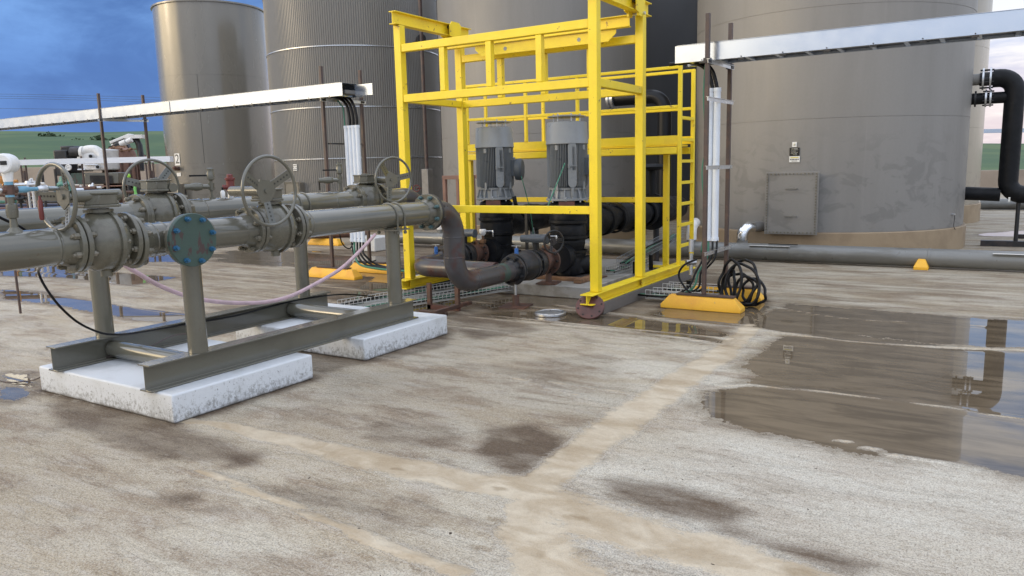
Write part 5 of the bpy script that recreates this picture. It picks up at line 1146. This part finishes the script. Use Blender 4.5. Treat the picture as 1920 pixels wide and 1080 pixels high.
def tray(x0, x1, label, yn=8.30, yf=8.72, z0=2.685, z1=2.865):
    T = thing('cable_tray', ((x0+x1)/2, 8.5, z0), label, 'cable tray', 'bright metal cable trays carried by the racks')
    for y, s_ in ((yn, 1), (yf, -1)):
        b = MB(); pf_ = [(0,0),(.045*s_,0),(.045*s_,.003),(.003*s_,.003),(.003*s_,z1-z0-.003),(.02*s_,z1-z0-.003),(.02*s_,z1-z0),(0,z1-z0)]
        b.prism(pf_, (x0, y, z0), (0,1,0), (0,0,1), x1-x0); b.build('side_rail', M['alu'], T)
    b = MB(); n = int((x1-x0)/.30)
    for i in range(n): x = x0+.15+.30*i; b.cut().bx(x-.02, x+.02, yn+.05, yf-.05, z0+.005, z0+.03)
    b.build_each('rung', M['alu'], T)
    b = MB(); b.bx(x0+.03, x1-.02, yn-.012, yf+.012, z1+.001, z1+.004); b.build('cover', M['alu'], T)
    b = MB(); b.bx(x0+.01, x1, yn+.06, yf-.06, z0+.033, z0+.085); b.build('cable_bundle', M['alu_dark'], T)
    for i in range(int((x1-x0)/.55)):
        x = x0+.35+.55*i
        if i % 2 == 0 and i > 0: continue
    b = MB()
    for i in range(int((x1-x0)/.42)):
        x = x0+.3+.42*i; b.cut().bx(x-.03, x+.03, yn-.004, yn+.03, z0-.022, z0-.001); b.cyl((x, yn-.006, z0+.01), (x, yn, z0+.01), .007, n=6)
    b.build_each('cover_clip', M['iron'], T)
    return T
ta = tray(-3.01, 5.5, 'long bright cable tray crossing in front of the big right tank')
tb = tray(-24.5, -7.98, 'long bright cable tray from the left edge to the middle rack')
b = MB(); b.prism([(0,0),(.04,0),(.04,.003),(.003,.003),(.003,.16),(0,.16)], (-7.98, 8.56, 2.69), (0,1,0), (0,0,1), .34); b.build('end_splice', M['alu'], tb)
b = MB(); b.bx(-12.2, -12.0, 8.290, 8.297, 2.69, 2.86); b.build('splice_plate', M['galv'], tb)
# far trays
a_ = dp(-30, 306.5, 19); c_ = dp(322, 298, 19); d_ = (c_-a_).normalized()
ft = thing('cable_tray', tuple(a_), 'far white cable tray in front of the white engine, low on the left', 'cable tray', 'far cable trays')
b = MB(); b.box((a_+c_)/2, ((c_-a_).length, .2, .135), d_); b.build('tray', M['farwhite'], ft)
for f_ in (.02, .22, .52, .86):
    p = a_+(c_-a_)*f_; b = MB(); b.cyl((p.x, p.y, 0), (p.x, p.y, p.z+.12), .022, n=8); b.build('post', M['postbrown'], ft)
a_ = dp(1790, 247, 32); c_ = dp(2000, 243, 32); d_ = (c_-a_).normalized()
ft = thing('cable_tray', tuple(a_), 'far cable tray seen between the black pipes on the right', 'cable tray', 'far cable trays')
b = MB(); b.box((a_+c_)/2, ((c_-a_).length+4, .3, .16), d_); b.build('tray', M['alu'], ft)

# conduits under the trays
def conduits(xc, y, z0, z1, n_, r_, label, stepx=.06, m_='whitepipe', lean=0.0):
    for i in range(n_):
        x = xc + (i-(n_-1)/2)*stepx
        b = MB(); b.cyl((x, y, z0), (x+lean, y, z1), r_, n=20); b.cyl((x, y, z0-.01), (x, y, z0+.03), r_*1.15, n=20); b.cyl((x+lean, y, z1-.03), (x+lean, y, z1+.01), r_*1.15, n=20)
        tag(b.build('conduit', M[m_], None), label, 'conduit', label.split(',')[0]+' group')
conduits(-2.635, 8.50, .74, 2.40, 2, .037, 'white vertical conduit on the right cable rack, one of a pair', .078)
conduits(-8.14, 8.62, .55, 2.27, 4, .034, 'white vertical conduit on the middle cable rack, one of four side by side', .074)
ct = MB(); ct.bx(-2.73, -2.54, 8.545, 8.565, 1.60, 1.61); 
def drop(name_label, xs, y, ztop, zbot, m_, r_, grp):
    for i, x in enumerate(xs):
        pts = [(x-.45-.06*i, y+.03, ztop+.05), (x-.2-.03*i, y+.02, ztop+.045), (x-.06, y, ztop-.06), (x, y, ztop-.25), (x, y, zbot)]
        cable('drop_cable', pts, r_, m_, name_label, 'cable', grp)
drop('black cable curving out of the tray into the conduits of the middle rack', [-8.03, -8.10, -8.17], 8.62, 2.66, 2.25, 'black', .022, 'cables entering the middle conduits')
drop('green cable curving out of the tray beside the middle conduits', [-8.28], 8.62, 2.66, 1.2, 'green', .010, 'green cable at the middle rack')
drop('black cable curving out of the tray into the right conduits', [-2.60, -2.65], 8.50, 2.66, 2.38, 'black', .022, 'cables entering the right conduits')
cable('green_wire', [(-2.72, 8.44, 2.66), (-2.73, 8.44, 2.3), (-2.70, 8.44, 1.8), (-2.735, 8.44, 1.5), (-2.70, 8.44, 1.0), (-2.73, 8.44, .6)], .008, 'green', 'wavy green wire running down the right conduits', 'wire')
# coiled hoses at the right rack
rs_ = random.Random(11)
def Zloop(c_, rx, rz, tilt, r_, label, dy=0.0):
    c_ = Vector(c_); ax = Vector((math.cos(R(tilt)), math.sin(R(tilt)), 0)); nn = Vector((-ax.y, ax.x, 0)); pts = []
    for i in range(14):
        a = 2*PI*i/14; k = 1+.07*rs_.uniform(-1, 1); z = c_.z + math.sin(a)*rz*k
        pts.append(Vector((c_.x, c_.y, 0)) + ax*(math.cos(a)*rx*k + .12*math.sin(a)*-1*rx) + nn*(dy*math.sin(a*1)+.02*rs_.uniform(-1,1)) + Zv*max(.022, z))
    b = MB(); b.tube(smooth_path(pts, 5, True), r_, 10, closed=True); tag(b.build('coiled_hose', M['black'], None, ang=180), label, 'hose', 'black hoses coiled at the right rack')
for k, (x, z, rx, rz, ti) in enumerate(((-2.36, .29, .17, .28, -24), (-2.24, .27, .23, .24, -10), (-2.40, .22, .13, .20, -38), (-2.20, .19, .16, .17, -4), (-2.26, .30, .24, .27, -30), (-2.14, .17, .20, .15, -26), (-2.32, .20, .20, .17, -12))):
    Zloop((x-.03, 8.52+.03*k-.09, z*.92), rx*.86, rz*.92, ti, .016, 'black hose loop, one of the tangle standing coiled between the right rack posts', .05)
for k in range(4):
    x = -2.72+.05*k
    cable('hanging_cable', [(x, 8.5, .76), (x+.01, 8.46-.02*k, .55), (x-.05-.02*k, 8.38, .38), (x-.12, 8.30+.03*k, .2), (x-.35, 8.25+.05*k, .10), (x-.8, 8.4+.04*k, .07)], .012, 'green' if k == 1 else 'black', ('green' if k == 1 else 'black')+' cable dropping from the right conduits into the wire basket', 'cable', 'cables below the right conduits')
cable('service_loop', [(-2.70, 8.2, .55), (-2.84, 8.18, .48), (-2.90, 8.18, .36), (-2.82, 8.18, .22), (-2.72, 8.2, .14)], .012, 'black', 'black cable bulging out left of the near post of the right rack', 'cable')
for k in range(4):
    x = -8.2+.06*k
    cable('hanging_cable', [(x, 8.62, .6), (x, 8.6, .46), (x+.06, 8.55, .30+.02*k), (x+.22, 8.5+.05*k, .2), (x+.6, 8.55+.05*k, .15), (x+1.2, 8.7+.05*k, .12), (x+2.0, 8.8+.04*k, .10)], .016, 'green' if k == 0 else 'black', ('green' if k == 0 else 'black')+' cable dropping from the middle conduits towards the frame', 'cable', 'cables below the middle conduits')
bx_ = px(0,0,-1)
lj = thing('junction_fitting', (-2.74, 8.42, .62), 'small white conduit fittings on the left of the near right-rack post', 'conduit fitting')
b = MB(); b.cyl((-2.80, 8.3, .62), (-2.80, 8.3, .76), .03, n=12); b.cyl((-2.80, 8.3, .36), (-2.80, 8.3, .60), .022, n=10); b.cyl((-2.84,8.25,.50),(-2.76,8.33,.50),.03,n=10); b.build('body', M['galv'], lj)

# wire baskets carrying cables over the slab
def basket(p0, p1, w_, h_, label, step=.06, m_='wire', cab=5):
    T = thing('wire_basket', tuple((Vector(p0)+Vector(p1))/2), label, 'wire basket tray', 'galvanised wire basket trays on the ground')
    p0 = Vector(p0); p1 = Vector(p1); a = (p1-p0).normalized(); L = (p1-p0).length; s_ = Vector((-a.y, a.x, 0)).normalized(); b = MB()
    for (o_, z) in ((-1, 0), (-.5, 0), (0, 0), (.5, 0), (1, 0), (-1, h_*.5), (1, h_*.5), (-1, h_), (1, h_)):
        q = s_*o_*w_/2+Zv*z; b.tube([p0+q, p1+q], .0038, 5)
    for i in range(int(L/step)+1):
        q = p0+a*min(L, step*i); b.tube([q-s_*w_/2+Zv*h_, q-s_*w_/2, q+s_*w_/2, q+s_*w_/2+Zv*h_], .0038, 5)
    b.build('mesh', M[m_], T)
    rz_ = random.Random(len(label))
    for i in range(cab):
        o_ = (i-(cab-1)/2)/cab*w_*.8; b = MB(); pts = [p0+a*(L*k/6)+s_*(o_+rz_.uniform(-.02,.02))+Zv*(.018+rz_.uniform(0,.03)) for k in range(7)]; b.tube(smooth_path(pts, 4), .011, 7)
        tag(b.build('cable', M['green' if i % 3 == 1 else 'black'], None, ang=180), ('green' if i % 3 == 1 else 'black')+' cable lying in '+label, 'cable', 'cables in '+label)
    return T
basket(gz(690, 583, .05), gz(985, 538, .05), .15, .085, 'the wire basket under the brown spools')
basket(gz(640, 578, .05), gz(860, 540, .05), .15, .085, 'the wire basket beside the left base beam', cab=3)
basket((-3.36, 8.46, .04), (-2.66, 8.40, .06), .20, .10, 'the short wire basket at the near right-rack wheel stop', cab=4)
basket((-3.3, 8.85, .06), (-2.6, 8.75, .08), .16, .10, 'the rear wire basket at the right rack', cab=3)
basket((-4.25, 9.3, .16), (-4.25, 10.6, .16), .14, .09, 'the wire basket on the pump pad', cab=3)
basket((-4.12, 9.45, .26), (-4.25, 11.9, .44), .20, .10, 'the sagging basket under the black lagged pipe', cab=6, m_='motor')
for i, (q_, lb) in enumerate((((-4.0, 9.55), 'short black peg standing left on the pump pad'), ((-3.93, 9.95), 'short black peg standing right on the pump pad'), ((-3.0, 8.82), 'short black post inside the rear wire basket'))):
    b = MB(); z_ = .15 if i < 2 else 0; b.cyl((q_[0], q_[1], z_), (q_[0], q_[1], z_+.16+.05*(i > 0)), .03, n=12); tag(b.build('peg', M['black'], None), lb, 'peg')
# things beyond the middle rack
b = MB(); q = gz(692, 470); b.bx(q.x-.35, q.x+.30, q.y-.15, q.y+.45, 0, .28); tag(b.build('concrete_block', M['conc_w'], None, bevel=.02), 'squat white concrete block on the slab behind the middle rack', 'concrete block')
rp_ = thing('rusty_pipe', (-12.0, 11.6, .3), 'rusty pipe run crossing behind the middle rack', 'pipeline')
a_ = px(560, 424, -12.4); b = MB(); q0 = gz(560, 440, .25); q1 = gz(690, 436, .25); b.cyl(q0, q1, .10, n=20); b.cyl(q0+(q1-q0)*.9, q1+(q1-q0)*.02, .14, n=20); b.build('pipe', M['rust'], rp_)
b = MB(); b.cyl(q0+(q1-q0)*.5, Vector(((q0+(q1-q0)*.5).x, (q0+(q1-q0)*.5).y, 0)), .04, n=10); b.build('leg', M['rust'], rp_)
for k, (a1_, c1_) in enumerate((((590, 447), (665, 447)), ((640, 440), (700, 445)))):
    p0 = gz(a1_[0], a1_[1]-20, .5); 
    cable('looped_cable', [px(635, 425, -8.6), px(641, 455, -8.6), px(655, 466, -8.6), px(664, 450, -8.6), px(667, 425, -8.6)] if k == 0 else [px(659, 430, -8.3), px(660, 460, -8.3), px(667, 486, -8.25), px(685, 493, -8.1), px(705, 488, -7.9)], .010, 'black', 'thin black cable loop hanging '+('left of' if k == 0 else 'behind')+' the pink hose', 'cable')
b = MB(); b.box((-8.40, 8.70, 2.02), (.012, .74, .025), (1,0,0)); 
b = MB(); b.bx(-8.43, -8.37, 8.40, 9.06, 2.01, 2.03); tag(b.build('tie_strut', M['iron'], None), 'thin dark strut tying the middle rack posts across the conduits', 'strut')
# ------------------------------------------------------------------ far equipment on the left
D_ = 27.0
def Q(x, y, d=D_): return dp(x, y, d)
Lx = CR.copy(); Lx.z = 0; Lx.normalize(); Ly = Vector((CF.x, CF.y, 0)).normalized(); Zv = Vector((0,0,1))
def qbox(b, x0, x1, y0, y1, th, d=D_, off=0):   # box whose front face spans the pixel rectangle at distance d
    a = Q(x0, y1, d); c_ = Q(x1, y0, d); w_ = (c_-a).dot(Lx); h_ = c_.z-a.z
    ce = a + Lx*w_/2 + Ly*(th/2+off); ce.z = a.z+h_/2; return b.box(ce, (w_, th, abs(h_)), Lx)
eg = thing('engine_skid', tuple(Vector((Q(150, 320).x, Q(150, 320).y, 0))), 'white engine with a black air filter on a raised steel skid', 'engine')
b = MB(); qbox(b, 146, 198, 279, 320, 1.1); b.build('block', M['white'], eg, bevel=.05)
b = MB(); b.tube(smooth_path([Q(156, 284), Q(166, 281), Q(178, 281), Q(187, 287), Q(191, 296), Q(190, 306)], 5), .16, 14); b.build('intake_pipe', M['white'], eg)
b = MB(); b.cyl(Q(134, 286), Q(157, 285), .19, n=20); b.build('air_filter', M['iron'], eg); b = MB(); b.cyl(Q(153,286), Q(158,286), .22, n=20); b.build('filter_clamp', M['white'], eg)
b = MB(); qbox(b, 104, 128, 281, 330, .9); qbox(b, 110, 135, 273, 290, .6, off=.1); b.build('fan_housing', M['iron'], eg, bevel=.05)
b = MB(); qbox(b, 128, 149, 305, 322, .8, off=.1); b.build('cowl', M['lag'], eg)
sgp = Q(129, 314, D_-.15); b = MB(); b.cyl(sgp, sgp-Ly*.04, .11, n=20); b.torus(sgp-Ly*.045, Ly, .09, .015, 20, 6); b.box(sgp-Ly*.05, (.03,.02,.16), Lx+Zv*.3, up=Ly); b.build('white_emblem', M['white'], eg)
b = MB()
for (x, y) in ((170, 293), (183, 313)): b.cyl(Q(x, y, D_-.35), Q(x, y, D_+.2), .075, n=16)
b.build('exhaust_port', M['galv'], eg)
b = MB()
for (x, y) in ((170, 293), (183, 313)): b.cyl(Q(x, y, D_-.36), Q(x, y, D_-.35), .055, n=16)
for (x, y) in ((149, 295), (151, 313), (158, 295), (157, 306), (149, 305)): qbox(b, x-3, x+3, y-3, y+3, .03, off=-.03)
b.build('recesses', M['hole'], eg)
b = MB()
for (x0, x1, y) in ((146, 195, 301), (160, 184, 309), (146, 160, 318)): b.cyl(Q(x0, y, D_-.1), Q(x1, y, D_-.1), .03, n=8)
b.build('pipework', M['galv'], eg)
b = MB(); qbox(b, 158, 222, 323, 346, .9, off=.05); b.build('radiator_box', M['olive'], eg, bevel=.03)
b = MB()
for i in range(20): qbox(b, 170+2.1*i, 170.9+2.1*i, 329, 344, .02, off=-.01)
b.build('louvre', M['iron'], eg)
b = MB(); qbox(b, 132, 157, 324, 346, .8, off=.1); b.build('side_cabinet', M['teal'], eg)
b = MB(); qbox(b, 104, 236, 347, 352, 1.6, off=-.2); b.build('deck_beam', M['pinkwood'], eg)
b = MB(); 
for x in (110, 146, 190, 232): 
    p = Q(x, 352); b.cyl((p.x, p.y, 0), p, .08, n=8)
b.build('skid_leg', M['postbrown'], eg)
b = MB(); qbox(b, 100, 240, 353, 372, 1.2, off=.1); b.build('under_frame', M['iron'], eg)
b = MB(); qbox(b, 141, 157, 345, 347, .1, off=-.3); b.build('white_bar', M['white'], eg)
tk = thing('wellhead_vessel', tuple(Vector((Q(228, 320, 28).x, Q(228, 320, 28).y, 0))), 'rust-brown insulated vessel with torn cladding on top, right of the white engine', 'vessel')
p = Q(230, 352, 28.6); b = MB(); rr = .58; top_ = Q(230, 290, 28.6).z
b.lathe((p.x, p.y, 0.3), Zv, [(0, rr), (top_-.3, rr), (top_-.15, rr*.9), (top_-.05, rr*.5), (top_-.02, .05)], 28); b.build('shell', M['pinkwood'], tk)
rs2 = random.Random(3); b = MB()
for i in range(46):
    a = rs2.uniform(0, 2*PI); r_ = rs2.uniform(.1, .62); c_ = Vector((p.x+r_*math.cos(a), p.y+r_*math.sin(a), top_+.30-.25*r_+rs2.uniform(-.05, .05))); b.box(c_, (rs2.uniform(.1,.35), .06, .04), (rs2.uniform(-1,1), rs2.uniform(-1,1), rs2.uniform(-.3,.3)))
b.build('torn_cladding', M['wood'], tk)
b = MB()
for i in range(14):
    a = 2*PI*i/14; b.cyl((p.x+.61*math.cos(a), p.y+.61*math.sin(a), .4), (p.x+.61*math.cos(a), p.y+.61*math.sin(a), top_-.2), rs2.uniform(.02,.05), n=7)
b.build('vertical_piping', M['rust'], tk)
cr = thing('loader_crane', tuple(Vector((Q(240, 300, 30).x, Q(240, 300, 30).y, 0))), 'white and black folded crane arm raised behind the rusty vessel, against the green hill', 'crane')
b = MB(); b.cyl(Q(211, 276, 30), Q(247, 257, 30), .11, n=10); b.box((Q(211, 268, 30)+Q(247, 253, 30))/2, ((Q(211,268,30)-Q(247,253,30)).length, .5, .10), Q(247,253,30)-Q(211,268,30)); b.build('boom_cover', M['white'], cr, bevel=.02)
b = MB(); b.box((Q(240, 257, 30)+Q(271, 256, 30))/2, (.68, .5, .14), Q(271,256,30)-Q(240,257,30)); b.build('end_tray', M['white'], cr)
b = MB(); b.tube([Q(248, 262, 30), Q(256, 262, 30), Q(261, 272, 30), Q(264, 292, 30), Q(265, 320, 30)], .12, 10); b.build('jib', M['iron'], cr)
b = MB(); b.box((Q(212, 278, 30)+Q(238, 268, 30))/2-Zv*.1, (.62, .5, .34), Q(238,268,30)-Q(212,278,30)); b.build('slew_body', M['iron'], cr)
b = MB(); b.cyl(Q(226, 271, 29.6), Q(236, 267, 29.6), .12, n=14); b.cyl(Q(238, 266, 29.6), Q(247, 262, 29.6), .10, n=14); b.build('cylinder', M['white'], cr)
b = MB(); pb = Q(222, 282, 30); b.cyl((pb.x, pb.y, 0), pb, .16, n=10); b.build('mast', M['iron'], cr)
b = MB(); b.tube(smooth_path([Q(238, 272, 29.6), Q(243, 280, 29.6), Q(247, 286, 29.6)], 4), .02, 6); b.build('hose', M['black'], cr)
hh = thing('lime_marker', tuple(Q(240, 328, 26)), 'small lime-green dome on a dark stem between the rusty vessel and the rear handwheel', 'marker')
o = Q(240, 330, 26); b = MB(); b.sphere(o, .085, 16); b.build('dome', M['lime'], hh); b = MB(); b.cyl((o.x, o.y, 0), o-Zv*.05, .06, n=10); b.build('stem', M['iron'], hh)
cable('lime_hose', [Q(253, 350, 20), Q(254, 362, 20), Q(259, 372, 20), Q(268, 378, 20), Q(280, 381, 20)], .035, 'limehose', 'lime-green hose arc seen through the rear handwheel', 'hose', n=10)
# manifold pipes, posts and low clutter
rs3 = random.Random(8)
for i, (y_, x0, x1, m_, r_, lb) in enumerate(((380, -20, 330, 'iron', .07, 'dark pipe low on the left, behind the handwheels'), (386, -20, 330, 'navy', .08, 'dark blue pipe crossing low behind the handwheels'), (397, 60, 330, 'rust', .13, 'rusty pipe with a capped end lying on the left slab'), (393, -30, 62, 'redoxide', .10, 'red-brown pipe at the left edge near the slab'))):
    d = 1430*1.35/(y_-334)*1.0; a_ = dp(x0, y_, d); c_ = dp(x1, y_-5*(x1-x0)/400, d*1.0); T_ = thing('ground_pipe', tuple((a_+c_)/2), lb, 'pipeline')
    b = MB(); b.cyl(a_, c_, r_, n=16); b.build('pipe', M[m_], T_); b = MB()
    for k in range(3): q = a_+(c_-a_)*(.2+.3*k); b.bx(q.x-.05, q.x+.05, q.y-.1, q.y+.1, 0, q.z-r_*.5)
    b.build('sleeper', M['postbrown'], T_)
for i, (x, yt, yb_, m_, lb) in enumerate(((45, 320, 375, 'postbrown', 'brown post left of the nearest handwheel'), (78, 318, 372, 'iron', 'dark post with a cap behind the nearest handwheel rim'), (103, 317, 372, 'iron', 'dark post at the left end of the engine skid'), (284, 320, 352, 'postbrown', 'thin post at the foot of the narrow tank'), (8, 345, 425, 'postbrown', 'brown bracket post at the left edge beside the transmitter'))):
    d = 22 if i < 4 else 9; a_ = dp(x, yt, d); b = MB(); b.cyl((a_.x, a_.y, 0), a_, .04 if i < 4 else .015, n=8); tag(b.build('post', M[m_], None), lb, 'post')
vm = thing('valve_manifold', tuple(Q(60, 368, 20)), 'cluster of small valves and fittings low on the left edge, behind the transmitter', 'valve manifold')
for i, (x, y, m_) in enumerate(((52, 346, 'galv'), (60, 345, 'white'), (10, 340, 'orange'), (38, 372, 'iron'), (22, 378, 'gteal'), (72, 352, 'white'), (150, 358, 'white'), (162, 366, 'motor'), (16, 366, 'iron'), (120, 356, 'ltblue'), (142, 376, 'galv'), (170, 352, 'galv'))):
    o = Q(x, y, 18+.3*i); b = MB(); b.lathe(o-Zv*.1, (rs3.uniform(-.5,.5), rs3.uniform(-.5,.5), 1), [(0,.03),(.02,.08),(.06,.06),(.12,.10),(.16,.10),(.18,.03),(.25,.03)], 14); b.cyl((o.x, o.y, 0), o, .03, n=8); b.cyl(o-Lx*.3, o+Lx*.3, .035, n=8); b.build('valve', M[m_], vm)
b = MB(); b.cyl(Q(-20, 356, 19), Q(180, 353, 19), .05, n=10); b.cyl(Q(-20, 366, 19), Q(250, 360, 19), .04, n=10); b.build('header_pipe', M['rust'], vm)
gr = gz(100, 394); 
gb_ = MB(); a_ = gz(-60, 392); c_ = gz(335, 386); d__ = (c_-a_).normalized(); n_ = Vector((-d__.y, d__.x, 0))
gb_.raw([a_-n_*0+Zv*.012, c_+Zv*.012, c_+n_*9+Zv*.012, a_+n_*9+Zv*.012], [(0,1,2,3)])
o_ = gb_.build('gravel', mat('tan_gravel', (.26,.19,.12), .9, col2=(.16,.12,.08), nscale=2, amt=.7, fine=.3, fscale=14, bump=.5, bscale=20), None); o_['kind'] = 'structure'
# near left bottom: small instruments at the pipe: power lines across the sky
pl = thing('power_line', (-120, 60, 14), 'faint overhead wires crossing the blue sky at the left', 'power line')
for k, (ya, yb_) in enumerate(((176, 183), (180, 188), (184, 192), (203, 207))):
    b = MB(); b.tube([dp(-200, ya-2, 150), dp(60, ya+1, 150), dp(310, yb_, 150), dp(560, yb_+1, 150)], .028, 5); b.build('wire', M['motor_d'], pl)
for xx in (-600, 1400):
    p = dp(xx, 200, 170); b = MB(); b.cyl((p.x, p.y, 0), (p.x, p.y, p.z+2), .18, n=8); b.build('pole', M['postbrown'], pl)
# trees on the hill
def leafm():
    m_ = bpy.data.materials.new('dark_leaves'); m_.use_nodes = True; t = NT(m_.node_tree); bs = t.n['Principled BSDF']
    oi = t.noise(t.node('ShaderNodeTexCoord').outputs['Object'], 1.1, 3); t.l.new(t.mix(oi, (.012,.03,.014), (.05,.085,.03)), bs.inputs['Base Color']); bs.inputs['Roughness'].default_value = .8; return m_
M['leaf'] = leafm()
def tree(px_, ybase, w_, h_, d, label):
    base = dp(px_, ybase, d); T = thing('tree', tuple(base), label, 'tree', 'dark trees on the green hillside'); rt = random.Random(px_)
    b = MB(); b.tube([base-Zv*1.5, base+Zv*h_*.3, base+Zv*h_*.6+Lx*.2], [.25,.18,.08], 8)
    for k in range(4): b.tube([base+Zv*h_*.25, base+Zv*h_*rt.uniform(.5,.8)+Lx*w_*rt.uniform(-.35,.35)], [.1,.03], 6)
    b.build('trunk', M['postbrown'], T)
    b = MB(); cl_ = [(rt.uniform(-.5,.5)*w_*.75, rt.uniform(-.4,.4)*w_*.6, h_*rt.uniform(.25,.85), rt.uniform(.16,.30)*w_) for _ in range(11)]
    for (cx_, cy_, cz_, r_) in cl_:
        for _ in range(95):
            v = Vector((rt.gauss(0,1), rt.gauss(0,1), rt.gauss(0,1))).normalized()*r_*rt.uniform(.45,1.08); v.z *= .75
            c_ = base+Lx*(cx_+v.x)+Ly*(cy_+v.y)+Zv*(cz_+v.z); s_ = rt.uniform(.12,.3)
            a = Vector((rt.gauss(0,1), rt.gauss(0,1), rt.gauss(0,1))).normalized(); u = a.orthogonal().normalized()*s_; w2 = a.cross(u)
            b.raw([c_-u-w2*.6, c_+u-w2*.6, c_+u*.6+w2, c_-u*.6+w2], [(0,1,2,3)])
    b.build('crown', M['leaf'], T)
tree(90, 276, 6.0, 2.6, 174, 'small dark tree clump on the open hillside at the left')
tree(168, 284, 5.0, 2.0, 150, 'dark tree just above the white engine')
tree(200, 286, 4.0, 3.6, 148, 'dark tree behind the left rack post')
tree(222, 281, 4.0, 2.0, 156, 'dark tree behind the crane arm')
# hidden details of light: nothing else emits
